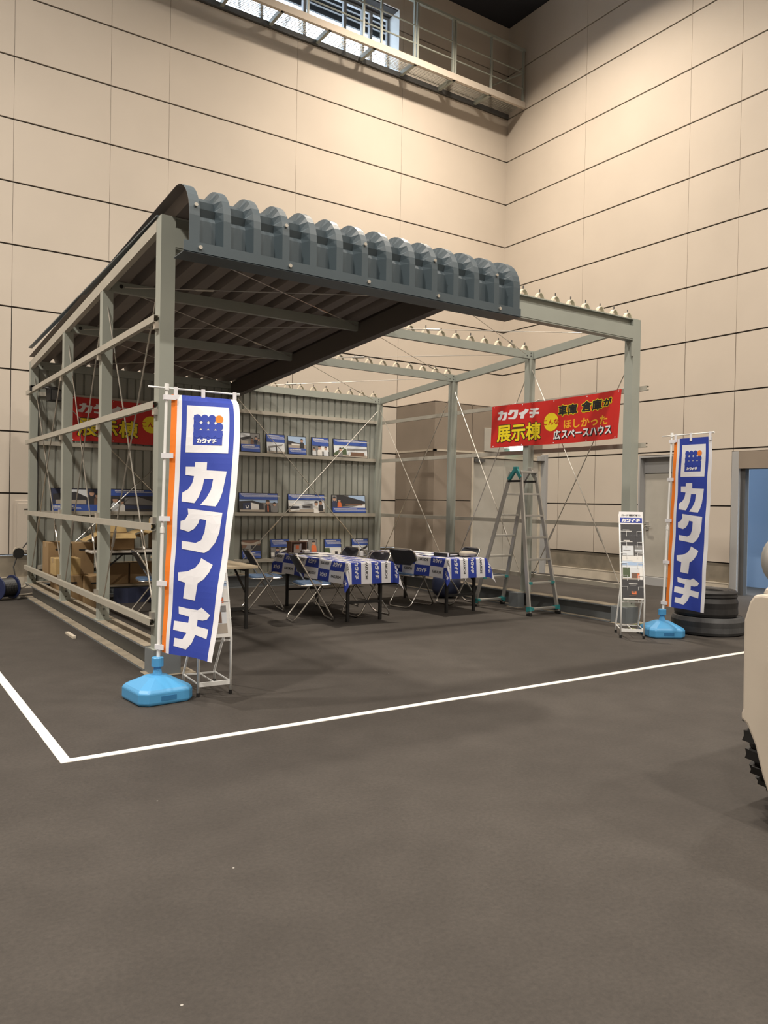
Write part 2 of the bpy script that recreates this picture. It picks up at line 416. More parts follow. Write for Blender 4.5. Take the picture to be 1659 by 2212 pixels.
tag(cn.build('outside_canopy', m_dgray), 'dark slatted canopy seen outside through the high window', 'canopy')
tr = MB()
for i in range(7):
    x = -2.4+i*1.4; tr.bar((x, YB+2.6, 9.5), (x+1.4, YB+2.6, 12.4), .07, .07, (0, 1, 0)); tr.bar((x, YB+2.6, 9.4), (x, YB+2.6, 12.5), .05, .05, (0, 1, 0))
tag(tr.build('outside_truss', m_gray), 'gray diagonal lattice outside the high window', 'truss')

# catwalk
cw = thing('catwalk', 'steel catwalk with handrails along the back wall below the high window', 'catwalk', (0, 6.25, 9.78))
x0, x1 = -8.0, XW-.02
MB().box(x0, x1, -.02, .0, 0, .125).box(x0, x1, 0, .045, 0, .012).box(x0, x1, 0, .045, .113, .125).build('fascia_channel', m_wall, cw)
MB().box(x0, x1, .50, .54, -.02, .07).build('wall_channel', m_dgray, cw)
g = MB()
for i in range(11): g.box(-4, x1, .05+i*.044, .054+i*.044, .095, .105)
i = -4.0
while i < x1: g.box(i, i+.004, .03, .52, .097, .105); i += .07
g.build('grating', m_girt, cw)
for x in (-3.5, -2.55, -1.6, -.65, .3, 1.25, 2.2, 3.15, 4.06, 5.0, 5.95, 6.88, 7.83, 8.78):
    MB().box(x-.03, x+.03, 0, .52, .015, .075).bar((x, .50, -.30), (x, .04, .02), .035, .035).build('bracket', m_frame, cw) if False else MB().box(x-.03, x+.03, 0, .52, .0, .08).build('bracket', m_frame, cw)
for x in (-3, -1.7, -.4, .9, 2.2, 3.4, 4.555, 5.707, 6.10, 6.86, 6.93, 7.80, 7.86, 8.805, 9.70):
    MB().box(x-.02, x+.02, .01, .05, .1, 1.22).build('rail_post', m_frame, cw)
MB().box(x0, x1, .0, .06, 1.20, 1.245).build('handrail', m_frame, cw)
for z in (.42, .76): MB().tube([(x0, .03, z), (x1, .03, z)], .014, 6).build('mid_rail', m_frame, cw)
MB().tube([(9.25, .5, 1.05), (9.25, .5, .55), (9.7, .05, .75)], .02, 6).build('end_brace', m_frame, cw)

# floor tape
def strip(x0, x1, y0, y1): return MB().box(x0, x1, y0, y1, .0005, .003)
tp = MB().box(-1.055, 12 if False else 7.2, -1.765, -1.71, .0, .003).box(-1.055, -.998, -1.71, 5.2, .0, .003)
tag(tp.build('floor_tape', m_tape), 'white tape line in an L on the dark floor in front of the garage', 'tape')

# ------------------------------------------------------------------ the garage
W, D1, D2, D3 = 5.748, 1.737, 3.407, 5.485
SL = .0688; HF = 3.60
def ev(y): return HF-SL*y                 # top of the rafters
P = .1; t = .006
gar = thing('garage', 'pale green steel display garage, open frame with slate roof over its left half', 'garage', (0, 0, 0))
def csec(a, b, th):          # channel, a tall (v), b deep (u)
    return [(0, 0), (b, 0), (b, th), (th, th), (th, a-th), (b, a-th), (b, a), (0, a)]
def lip(a, b, th, l): # lipped channel, opening to +u
    return [(0, 0), (b, 0), (b, l), (b-th, l), (b-th, th), (th, th), (th, a-th), (b-th, a-th), (b-th, a-l), (b, a-l), (b, a), (0, a)]
def hsec(h, b, tw, tf):
    return [(-b/2, 0), (b/2, 0), (b/2, tf), (tw/2, tf), (tw/2, h-tf), (b/2, h-tf), (b/2, h), (-b/2, h), (-b/2, h-tf), (-tw/2, h-tf), (-tw/2, tf), (-b/2, tf)]
# base beams and the boxes that close them
for xs in (.02, W-.12-.02):
    xc = xs+.06
    b = MB().extr(hsec(.20, .20, .012, .014), (xc, .22, 0), (1, 0, 0), (0, 0, 1), (0, D3-.12, 0), 0)
    b.box(xc-.101, xc+.101, .22, D3+.10, .1995, .2015, 1).box(xc-.101, xc-.01, .22, D3+.10, .0135, .0155, 1).box(xc+.01, xc+.101, .22, D3+.10, .0135, .0155, 1)
    b.build('base_beam', [m_base, m_dust], gar)
    for yb in (-.02, D1-.06):
        bx = MB().box(xc-.10, xc+.12, yb, yb+.23, 0, .20, 0).box(xc-.14, xc+.24, yb-.02, yb+.22, 0, .008, 1) if yb < 0 else MB().box(xc-.22, xc-.10, yb, yb+.18, 0, .20, 0).box(xc-.24, xc-.08, yb-.02, yb+.2, 0, .006, 1)
        if yb < 0 or xs > 1: bx.build('footing_box', [m_base, m_dust], gar, bevel=.004)
b = MB().extr(hsec(.20, .20, .012, .014), (.2, D3+.06, 0), (0, 1, 0), (0, 0, 1), (W-.4, 0, 0), 0)
b.box(.2, W-.2, D3-.04, D3+.16, .1995, .2015, 1); b.build('base_beam', [m_base, m_dust], gar)
# posts: channels open to the back, web to the front
posts = [(0, 0, .115, .12, HF), (0, D1, .10, .10, ev(D1)-.10), (0, D2, .10, .10, ev(D2)-.10), (0, D3, .10, .10, ev(D3)),
         (W-.135, 0, .135, .12, HF), (W-.10, D1, .10, .10, ev(D1)-.10), (W-.10, D2, .10, .10, ev(D2)-.10), (W-.12, D3, .12, .11, ev(D3)),
         (2.885, D3, .105, .10, ev(D3)-.06)]
for x, y, wx, dy, top in posts:
    q = MB()
    sec = [(0, 0), (wx, 0), (wx, dy), (wx-.02, dy), (wx-.02, dy-t), (wx-t, dy-t), (wx-t, t), (t, t), (t, dy-t), (.02, dy-t), (.02, dy), (0, dy)]
    q.extr(sec, (x, y, .20), (1, 0, 0), (0, 1, 0), (0, 0, top-.20))
    q.box(x-.02, x+wx+.02, y-.02, y+dy+.02, .2015, .208)
    po = q.build('post', m_frame, gar)
    for z in (.25, .31): MB().lathe([(.008, -.010), (.008, 0)], (x+wx*.5, y, z), 8, axis='Y').build('bolt', m_dgray, po)
# front header: wide-flange beam; rafters along X at each frame line
q = MB().extr(hsec(.25, .10, .007, .012), (.115, .055, HF-.25), (0, 1, 0), (0, 0, 1), (W-.25, 0, 0))
q.box(.115, W-.135, .0, .008, HF-.235, HF-.085)
q.build('header_beam', m_frame, gar)
g1 = MB().extr([(-.03, 0), (-.03, .16), (.03, .16), (.03, .10), (.0, .0)], (W-.135, -.004, HF-.44), (1, 0, 0), (0, 0, 1), (0, .01, 0)); g1.build('gusset', m_frame, gar)
g1 = MB().extr([(0, .24), (.26, .24), (.10, 0), (0, -.05)], (.115, .03, HF-.24), (1, 0, 0), (0, 0, 1), (0, .01, 0)); g1.build('gusset', m_frame, gar)
for y in (D1, D2, D3):
    for xa, xb in ((.02, 2.89), (2.985, W-.03)):
        q = MB().extr(lip(.105, .05, .004, .02), (xa, y-.005, ev(y)-.10), (0, 1, 0), (0, 0, 1), (xb-xa, 0, 0))
        ra = q.build('rafter', m_frame, gar)
        for dx, dz in ((.06, .075), (.06, .035), (.13, .035)): MB().lathe([(.009, -.006), (.009, 0)], ((xb if xa > 1 else xa)+(-dx if xa > 1 else dx), y-.005, ev(y)-.10+dz), 8, axis='Y').build('bolt', m_dgray, ra)
# gusset plates under the roof at the left posts
for y in (D1, D2):
    MB().extr([(0, .10), (.32, .10), (.24, -.0), (0, -.0)], (.08, y-.012, ev(y)-.10), (1, 0, 0), (0, 0, 1), (0, .006, 0)).lathe([(.02, -.003), (.02, 0)], (.17, y-.012, ev(y)-.04), 10, m=1, axis='Y').build('gusset', [m_frame, m_black], gar)
# eave channels left and right, middle girder
eav = Vector((0, D3-.02, -SL*(D3-.02)))
for xo, A in ((.0, (1, 0, 0)), (W-.05, (1, 0, 0))):
    MB().extr(lip(.10, .05, .004, .02), (xo, .125, ev(.125)-.10), A, (0, 0, 1), (0, D3-.13, -SL*(D3-.13))).build('eave_beam', m_girt if xo == 0 else m_frame, gar)
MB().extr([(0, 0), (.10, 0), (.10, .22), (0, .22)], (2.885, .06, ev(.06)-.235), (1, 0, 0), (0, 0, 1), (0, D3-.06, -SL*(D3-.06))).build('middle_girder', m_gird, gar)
# wall rails
for zr in (.42, 1.165, 2.12, 2.79):
    h = .055
    MB().extr(lip(h, .04, .004, .015), (-.045 if True else 0, .02, zr-h/2), (1, 0, 0), (0, 0, 1), (0, D3+.06, 0)).build('wall_rail', m_girt, gar)
    MB().extr(lip(h, .04, .004, .015), (W+.004, -.10, zr-h/2), (1, 0, 0), (0, 0, 1), (0, D3+.2, 0)).build('wall_rail', m_girt, gar)
    for xa, xb in ((.10, 2.89), (2.985, W-.12)):
        MB().extr(lip(h, .045, .004, .012), (xa, D3-.0, zr-h/2), (0, 1, 0), (0, 0, 1), (xb-xa, 0, 0)).build('wall_rail', m_girt, gar)
    for y in (.05, D1+.05, D2+.05):
        br = MB(); br.box(-.03, .01, y-.03, y+.03, zr+h/2, zr+h/2+.05) if zr < 2 else br.box(-.03, .01, y-.03, y+.03, zr-h/2-.05, zr-h/2)
        br.build('rail_clip', m_galv, gar)
# braces: round rods with turnbuckles
def rod(p, q, r=.0065, tb=None):
    o = MB().tube([p, q], r, 6).build('brace_rod', m_galv, gar)
    a, b = V3(p), V3(q); d = b-a
    s = tb if tb else .72
    MB().tube([a+d*s, a+d*(s+.005), a+d*(s+.055), a+d*(s+.06)], [.006, .013, .013, .006], 8).build('turnbuckle', m_galv, o)
    return o
ys = [.08, D1+.05, D2+.05, D3+.03]
for k in range(3):
    y0, y1 = ys[k], ys[k+1]
    for xx in (.03, W-.03):
        s_ = 1 if xx < 1 else -1
        zt0, zt1 = ev(y0)-.45 if k == 0 else ev(y0)-.22, ev(y1)-.22
        rod((xx, y0+.03, zt0), (xx, y1-.03, .30)); rod((xx+.02*s_, y1-.03, zt1), (xx+.02*s_, y0+.03, .30))
for xa, xb in ((.14, 2.88), (3.0, W-.13)):
    rod((xa, D3-.02, 2.98), (xb, D3-.02, .32)); rod((xb, D3-.035, 2.98), (xa, D3-.035, .32))
yy = [.12, D1, D2, D3]
for k in range(3):
    for xa, xb in ((.2, 2.85), (3.05, W-.22)):
        za, zb = ev(yy[k])-.05, ev(yy[k+1])-.05
        rod((xa, yy[k]+.06, za-.1 if k == 0 else za), (xb, yy[k+1]-.03, zb), .0045); rod((xb, yy[k]+.06, za-.1 if k == 0 else za), (xa, yy[k+1]-.03, zb), .0045)
# corrugated cladding at the back
pit = .1205; sec = []; x = .0
pts = []
while x < W:
    pts += [(x, 0), (x+.088, 0), (x+.096, .022), (x+.112, .022)]
    x += pit
ck = MB(); n = len(pts)
ck.grid(lambda u, v: (pts[int(u)][0], D3+.055+pts[int(u)][1], v), list(range(n)), [.22, 1.2, 2.2, ev(D3)+.0])
ck.build('wall_cladding', m_clad, gar, solid=.002)
# roof deck: 14 ribs front to back, bent down at the front with crimped pans
RP = .2395; RX0 = .055
prof = []                                          # (y, z, pan offset, normal y, normal z)
yb_ = D3+.16
for y in (yb_, 4.4, 3.2, 2.0, .8, .0, -.20): prof.append((y, ev(y)+.005, 0, SL*0, 1))
ca = math.atan(SL); Rr = .20; yc, zc = -.315, ev(-.315)+.005-Rr
nb = 8
for i in range(nb+1):
    th = math.pi/2-ca*0+ (math.pi/2)*i/nb
    ny, nz = math.cos(th), math.sin(th)
    off = (0, -.024, .018, -.024, .018, -.024, .018, -.020, 0)[i]
    prof.append((yc+Rr*ny, zc+Rr*nz, off, ny, nz))
for z in (3.40, 3.30, 3.18): prof.append((yc-Rr, z, 0, -1, 0))
xs_ = []; hs = []
x = RX0-RP
cross = []
for k in range(14):
    c = RX0+k*RP
    if k == 0: cross += [(c-.05, 1), (c+.028, 1), (c+.058, 0)]
    elif k < 13: cross += [(c-.058, 0), (c-.028, 1), (c+.028, 1), (c+.058, 0)]
    else: cross += [(c-.058, 0), (c-.028, 1), (c+.05, 1), (c+.052, .2)]
RH = .088
def deck(u, v):
    X, hgt = cross[int(u)]; y, z, off, ny, nz = prof[int(v)]
    e = hgt*RH+(off if hgt == 0 else 0)
    # facet the rib tops a little
    return (X, y+ny*e, z+nz*e)
dk = MB().grid(deck, list(range(len(cross))), list(range(len(prof))))
dk.build('roof_sheet', [m_under, m_roof], gar, solid=.0025, solid_m=1, recalc=False)
for k in (0, 3, 6, 9, 12):
    c = RX0+k*RP
    MB().lathe([(.014, -.012), (.014, 0), (.004, .004)], (c, -.602, 3.50), 8, axis='Y').build('screw', m_galv, gar)
    MB().lathe([(.015, -.014), (.015, 0)], (c+.03, -.617, 3.195), 8, axis='Y').build('screw', m_galv, gar)
MB().box(-.035, RX0+13*RP+.056, -.618, -.606, 3.152, 3.232).box(-.035, RX0+13*RP+.056, -.618, -.40, 3.150, 3.158).build('fascia_trim', m_roof, gar)
vt = MB().box(-.012, .035, .08, D3+.1, 0, .012).build('verge_trim', m_roof, gar)
vt.matrix_local = Matrix(((1, 0, 0, 0), (0, 1, 0, 0), (0, -SL, 1, HF+.004), (0, 0, 0, 1)))
# open-frame clips: arched straps with a bolt, waiting for the other half of the sheet
for y, z in ((.05, HF), (D1+.02, ev(D1)+.005), (D2+.02, ev(D2)+.005), (D3+.02, ev(D3)+.005)):
    k = 14
    while RX0+k*RP < W+.02:
        c = RX0+k*RP; k += 1
        pr_ = [(-.062, .0), (-.036, .050), (-.014, .068), (.014, .068), (.036, .050), (.062, 0), (.053, 0), (.030, .044), (.010, .060), (-.010, .060), (-.030, .044), (-.053, 0)]
        o = MB().extr(pr_, (c, y-.025, z), (1, 0, 0), (0, 0, 1), (0, .05, 0)).build('roof_clip', m_clip, gar)
        MB().tube([(c, y, z+.06), (c, y, z+.105)], .007, 6).build('clip_bolt', m_dgray, o)
# ------------------------------------------------------------------ red banners
def red_banner(label, fn, nu=60):
    mb = MB(); L_, H_ = 2.28, .59
    mb.grid(lambda u, v: fn(u, v, 0), lin(0, 2.28, 61), lin(0, .59, 16), 0)
    st = .038
    def at(fl, dx, dy, d, m): put(mb, fl, lambda x, y: fn(x+dx, y+dy, d), m)
    e = .0025
    at(flat(kana_row(.12, .378, .81, .135, .06, .04), st), 0, 0, e, 4)
    def stamped(t_, h, w_, x, y, d, m, r, n):
        fl = text(t_, h, 0, w_, st)
        for i in range(n):
            q = 2*math.pi*i/n; at(fl, x+r*math.cos(q), y+r*math.sin(q), d+.00012*i, m)
    stamped('展示棟', .235, .83, .12, .077, .0012, 2, .018, 10); stamped('展示棟', .235, .83, .12, .077, .0036, 1, .008, 6)
    at(flat([[(1.15+.135*math.cos(a), .297+.122*math.sin(a)) for a in lin(0, 2*math.pi*31/32, 32)]], st), 0, 0, e, 1)
    stamped('こんな', .072, .28, 1.01, .262, .0036, 0, .0025, 4)
    for t_, h, w_, x, y in (('車庫', .13, .31, 1.285, .368), ('倉庫', .13, .31, 1.67, .383), ('が', .09, .12, 2.01, .418)):
        stamped(t_, h, w_, x, y, .0020, 1, .014, 10); stamped(t_, h, w_, x, y, .0044, 2, .0055, 6)
    stamped('ほしかった', .108, .69, 1.38, .194, .0012, 3, .004, 4)
    for t_, h, w_, x, y in (('広', .115, .115, 1.20, .064), ('スペースハウス', .105, .79, 1.345, .072)):
        stamped(t_, h, w_, x+.010, y-.006, .0024, 2, .009, 8); stamped(t_, h, w_, x, y, .0044, 4, .0045, 5)
    for u in (.05, .6, 1.2, 1.75, 2.24):
        for v in (.018, .572): at(flat([[(u+.008*math.cos(a), v+.008*math.sin(a)) for a in lin(0, 2*math.pi*7/8, 8)]]), 0, 0, 2*e, 4)
    o = mb.build('banner', [m_red, m_yel, m_ink, m_amber, m_inkw], recalc=False)
    return tag(o, label, 'banner')
def fR(u, v, d):
    sag = -.035*math.sin(math.pi*min(1, u/1.5))*(1 if u < 1.5 else 0)*(v/.59)
    wob = .012*math.sin(u*5+1)*(.4+v) + (.03*math.exp(-((u-2.28)/.12)**2)*(1-v/.59)) + .025*math.exp(-(u/.1)**2)*(1-v/.59)
    wav = .02*math.sin(u*2.6)*(1-v/.59)
    return (W-.135-wob-d, 2.434-u+.02*(1-v/.59)*(1 if u > 2.2 else 0), 2.195+v+sag*.5-wav*.5+.012*math.sin(u*3))
bR = red_banner('red banner with yellow, black and white Japanese lettering tied above the stepladder', fR)
for u in (.35, .66, .78, 2.2):
    MB().tube([fR(u, .575, .0), (W-.06, 2.434-u, 2.80), (W-.005, 2.434-u-.01, 2.825)], .004, 5).build('tie_cord', m_white, bR)
def fL(u, v, d):
    return (.50+u, D3-.012+.006*math.sin(u*6)-d, 2.172+v*1.03+.01*math.sin(u*3+v*2))
red_banner('red banner with Japanese lettering on the back wall under the slate roof, left half', fL)

# ------------------------------------------------------------------ photo panels leaning on the back rails
pm = dict(edge=m_black, blue=mat('print_blue', (.035, .085, .36), .5), sky=mat('print_sky', (.36, .50, .72), .5), pale=mat('print_pale', (.62, .66, .70), .5),
          dark=mat('print_dark', (.03, .03, .035), .5), grey=mat('print_grey', (.20, .20, .20), .5), white=mat('print_white', (.72, .72, .70), .5),
          green=mat('print_green', (.07, .10, .05), .6), skin=mat('print_skin', (.45, .28, .20), .6), orange=mat('print_orange', (.62, .15, .05), .6),
          ground=mat('print_ground', (.36, .32, .27), .6), brown=mat('print_brown', (.16, .09, .06), .6), navy=mat('print_navy', (.03, .04, .09), .6))
PK = list(pm)
def panel(w_, h_, specs, x, y, z, label, lean=.045, group=None, name='photo_panel', rz=0):
    mb = MB(); mb.box(0, w_, 0, .012, 0, h_, 0); k = 1
    def face(poly, c):
        nonlocal k
        vs, fs = flat([[(px_*w_, py_*h_) for px_, py_ in poly]]); mb.add([(a, -.0004*k-.0006, b) for a, b in vs], fs, PK.index(c)); k += 1
    m0x, m0y = .010/w_, .010/h_
    for s in specs:
        if s[0] == 'r': _, a, b, c_, d, c = s; face([(max(a, m0x), max(c_, m0y)), (min(b, 1-m0x), max(c_, m0y)), (min(b, 1-m0x), min(d, 1-m0y)), (max(a, m0x), min(d, 1-m0y))], c)
        elif s[0] == 'p': face(s[1], s[2])
        elif s[0] == 'm':      # a person: head and shoulders
            _, cx_, cy_, hh, c = s; ar = h_/w_
            r = hh*.17
            face([(cx_-hh*.27*ar, cy_), (cx_+hh*.27*ar, cy_), (cx_+hh*.25*ar, cy_+hh*.5), (cx_+hh*.1*ar, cy_+hh*.66), (cx_-hh*.1*ar, cy_+hh*.66), (cx_-hh*.25*ar, cy_+hh*.5)], c)
            face([(cx_+r*ar*math.cos(t), cy_+hh*.8+r*1.15*math.sin(t)) for t in lin(0, 2*math.pi*11/12, 12)], 'skin')
            face([(cx_+r*1.05*ar*math.cos(t), cy_+hh*.86+r*.95*math.sin(t)) for t in lin(0, math.pi, 8)], 'dark')
        elif s[0] == 't':      # lines of print
            _, a, b, c_, n_, big = s; rnd = random.Random(int(a*1000+c_*977+n_))
            yy_ = c_
            for i in range(n_):
                hh = .042 if (i == 0 and big) else .014; xx_ = a; end = b-(0 if i else (b-a)*.25)
                while xx_ < end:
                    ww = (.045 if hh > .02 else .02)*(.3/w_)*rnd.uniform(.7, 1.3)
                    face([(xx_, yy_-hh), (min(end, xx_+ww), yy_-hh), (min(end, xx_+ww), yy_), (xx_, yy_)], 'white'); xx_ += ww*1.25
                yy_ -= hh+.03
    a = math.asin(min(.9, lean/h_)); c, s_ = math.cos(a), math.sin(a)
    mb.v = [(p[0], p[1]*c+p[2]*s_, p[2]*c-p[1]*s_) for p in mb.v]
    o = mb.build(name, [pm[q] for q in PK], recalc=False); o.location = (x, y, z); o.rotation_euler = (0, 0, rz)
    tag(o, label, 'poster', group or 'photo panels on the wall rails')
    return o
yp = D3+.004; Z3, Z2, Z1 = 2.149, 1.194, .449
panel(.342, .315, [('r', 0, 1, .4, 1, 'grey'), ('r', 0, .5, .72, 1, 'pale'), ('p', [(0, .72), (.55, .86), (.55, .72), (.1, .6)], 'dark'), ('r', 0, .4, .4, .58, 'ground'), ('m', .6, .4, .34, 'brown'), ('m', .8, .4, .44, 'navy'), ('m', .93, .4, .34, 'grey'), ('r', 0, 1, 0, .4, 'blue'), ('t', .08, .9, .34, 4, 1)], 3.073, yp, Z3, 'square photo panel of a smiling group, leftmost on the top shelf rail')
panel(.339, .320, [('r', 0, 1, 0, .6, 'pale'), ('r', 0, 1, 0, .12, 'ground'), ('p', [(.1, .36), (.9, .50), (.9, .42), (.1, .26)], 'grey'), ('r', .12, .2, .05, .3, 'grey'), ('r', .5, .56, .05, .4, 'dark'), ('r', .84, .9, .05, .46, 'white'), ('r', 0, 1, .58, 1, 'blue'), ('t', .08, .9, .93, 5, 1)], 3.521, yp, Z3, 'photo panel with a white carport below a blue block, second on the top rail')
panel(.342, .312, [('r', 0, 1, .35, 1, 'sky'), ('r', 0, 1, .35, .55, 'ground'), ('p', [(0, .74), (.7, .60), (.7, .52), (0, .52)], 'dark'), ('r', .2, .66, .5, .58, 'white'), ('m', .76, .36, .5, 'dark'), ('r', 0, 1, 0, .35, 'blue'), ('t', .08, .9, .29, 4, 1)], 3.910, yp, Z3, 'photo panel of a person in black before a blue sky, third on the top rail')
panel(.338, .316, [('r', 0, 1, 0, .56, 'grey'), ('r', .55, 1, .25, .56, 'white'), ('m', .14, .02, .42, 'pale'), ('m', .45, .02, .52, 'white'), ('m', .80, .02, .50, 'pale'), ('r', 0, 1, .54, 1, 'blue'), ('t', .1, .9, .92, 5, 1)], 4.349, yp, Z3, 'photo panel of three people in pale shirts, fourth on the top rail')
panel(.690, .316, [('r', 0, 1, 0, .7, 'pale'), ('r', 0, 1, 0, .16, 'ground'), ('p', [(.4, .50), (.98, .52), (.98, .40), (.4, .36)], 'grey'), ('p', [(0, .2), (.3, .56), (.38, .44), (.38, .16), (0, .1)], 'green'), ('r', .45, .47, .1, .38, 'white'), ('r', .62, .64, .1, .40, 'white'), ('r', .94, .97, .1, .42, 'white'), ('r', .5, .9, .1, .3, 'brown'), ('m', .2, .02, .5, 'grey'), ('r', 0, 1, .66, 1, 'blue'), ('t', .05, .95, .95, 4, 1)], 4.768, yp, Z3, 'wide photo panel of an open shed, rightmost on the top rail')
panel(.686, .316, [('r', 0, 1, 0, .66, 'grey'), ('r', 0, 1, .5, .7, 'sky'), ('p', [(0, .56), (.35, .60), (.62, .45), (.62, .12), (0, .12)], 'dark'), ('p', [(.10, .12), (.10, .46), (.30, .50), (.30, .12)], 'navy'), ('p', [(.30, .12), (.30, .50), (.5, .40), (.5, .12)], 'white'), ('p', [(.16, .36), (.18, .36), (.19, .26), (.22, .26), (.23, .36), (.25, .36), (.23, .2), (.18, .2)], 'white'), ('r', 0, .65, 0, .14, 'ground'), ('m', .73, .02, .62, 'dark'), ('r', .715, .745, .04, .34, 'orange'), ('m', .90, .02, .50, 'grey'), ('r', 0, 1, .66, 1, 'blue'), ('t', .05, .95, .95, 5, 1)], 3.065, yp, Z2, 'wide photo panel of a dark garage and a man in an orange vest')
panel(.696, .313, [('r', 0, 1, 0, .68, 'pale'), ('r', 0, 1, 0, .2, 'ground'), ('p', [(.02, .52), (.36, .48), (.36, .40), (.02, .34)], 'white'), ('r', .03, .3, .2, .34, 'dark'), ('p', [(.38, .40), (.66, .52), (.66, .22), (.38, .24)], 'grey'), ('r', .4, .6, .26, .36, 'dark'), ('p', [(.05, .16), (.3, .22), (.3, .12), (.08, .08)], 'white'), ('m', .76, .0, .62, 'white'), ('m', .88, .1, .55, 'dark'), ('r', 0, 1, .68, 1, 'blue'), ('t', .05, .95, .95, 5, 1)], 3.927, yp, Z2, 'wide photo panel of a white carport and two women, middle of the middle rail')
panel(.681, .314, [('r', 0, 1, .30, 1, 'grey'), ('r', .5, 1, .6, 1, 'sky'), ('p', [(.15, .98), (.32, .98), (.98, .66), (.98, .52), (.3, .36), (.15, .36)], 'dark'), ('p', [(.5, .30), (.98, .50), (.98, .30)], 'white'), ('r', .4, .9, .42, .5, 'brown'), ('m', .08, .3, .58, 'navy'), ('m', .22, .3, .48, 'orange'), ('r', 0, 1, 0, .30, 'blue'), ('t', .05, .95, .25, 4, 1)], 4.759, yp, Z2, 'wide photo panel with a large dark roof, right on the middle rail')
panel(.336, .309, [('r', 0, 1, .4, 1, 'brown'), ('p', [(.0, .9), (.5, .8), (1, .95), (1, .8), (.5, .68), (0, .76)], 'ground'), ('p', [(.1, .45), (.3, .72), (.55, .7), (.5, .45)], 'grey'), ('r', 0, .3, .42, .5, 'pale'), ('r', .5, 1, .42, .7, 'dark'), ('r', 0, 1, 0, .4, 'blue'), ('t', .08, .9, .33, 4, 1)], 3.124, yp, Z1, 'photo panel of bare brown branches above a blue block, leftmost on the bottom rail')
panel(.351, .316, [('r', 0, 1, 0, .58, 'grey'), ('r', .55, 1, .1, .58, 'dark'), ('p', [(.5, .4), (1, .6), (1, .5), (.5, .3)], 'white'), ('r', 0, .2, .1, .3, 'white'), ('m', .36, .02, .55, 'navy'), ('r', 0, 1, .58, 1, 'blue'), ('t', .1, .9, .93, 5, 1)], 3.624, yp, Z1, 'photo panel of a man in a navy cap, second on the bottom rail')
panel(.341, .307, [('r', 0, 1, .3, 1, 'grey'), ('r', 0, .5, .8, 1, 'pale'), ('p', [(.0, .7), (.5, .85), (.5, .5), (0, .4)], 'dark'), ('m', .8, .3, .6, 'orange'), ('r', 0, 1, 0, .3, 'blue'), ('t', .1, .9, .25, 4, 1)], 4.154, yp, Z1, 'photo panel behind the brown leaflet stand, third on the bottom rail')
panel(.337, .306, [('r', 0, 1, 0, .56, 'pale'), ('p', [(0, .0), (0, .5), (.3, .5), (.36, .1), (.36, 0)], 'green'), ('p', [(.4, .36), (.95, .42), (.95, .1), (.4, .1)], 'white'), ('r', .6, .76, .14, .30, 'dark'), ('r', 0, 1, 0, .1, 'ground'), ('r', 0, 1, .54, 1, 'blue'), ('t', .1, .9, .92, 5, 1)], 4.628, yp, Z1, 'photo panel of a white hut and tree, fourth on the bottom rail')
panel(.342, .308, [('r', 0, 1, 0, .64, 'pale'), ('p', [(.3, .28), (.95, .62), (.95, .5), (.5, .22)], 'dark'), ('r', .55, .95, .06, .34, 'grey'), ('r', 0, .4, .3, .5, 'green'), ('m', .2, .0, .4, 'white'), ('r', 0, 1, .62, 1, 'blue'), ('t', .1, .9, .93, 5, 1)], 5.171, yp, Z1, 'photo panel with a slanting dark roof edge, rightmost on the bottom rail')
panel(.657, .330, [('r', 0, 1, 0, 1, 'navy'), ('r', .2, .75, .55, .95, 'pale'), ('p', [(.05, .75), (.5, .85), (.75, .62), (.75, .5), (.05, .5)], 'dark'), ('r', .1, .72, .32, .5, 'ground'), ('m', .84, .3, .62, 'dark'), ('m', .95, .3, .5, 'brown'), ('r', 0, 1, 0, .30, 'blue'), ('t', .05, .6, .24, 3, 1)], .277, yp, Z2-.01, 'large photo panel with dark roofs, leftmost of all, behind the left side frame')
panel(.685, .335, [('r', 0, 1, 0, 1, 'dark'), ('p', [(.3, .62), (.6, .66), (1, .40), (1, .30), (.3, .34)], 'grey'), ('r', .25, 1, .14, .28, 'navy'), ('m', .1, .02, .62, 'pale'), ('m', .24, .02, .5, 'white'), ('r', 0, 1, .70, 1, 'blue'), ('t', .1, .9, .95, 3, 1)], 1.082, yp, Z2-.01, 'large photo panel of two people in white, right one behind the side frame')

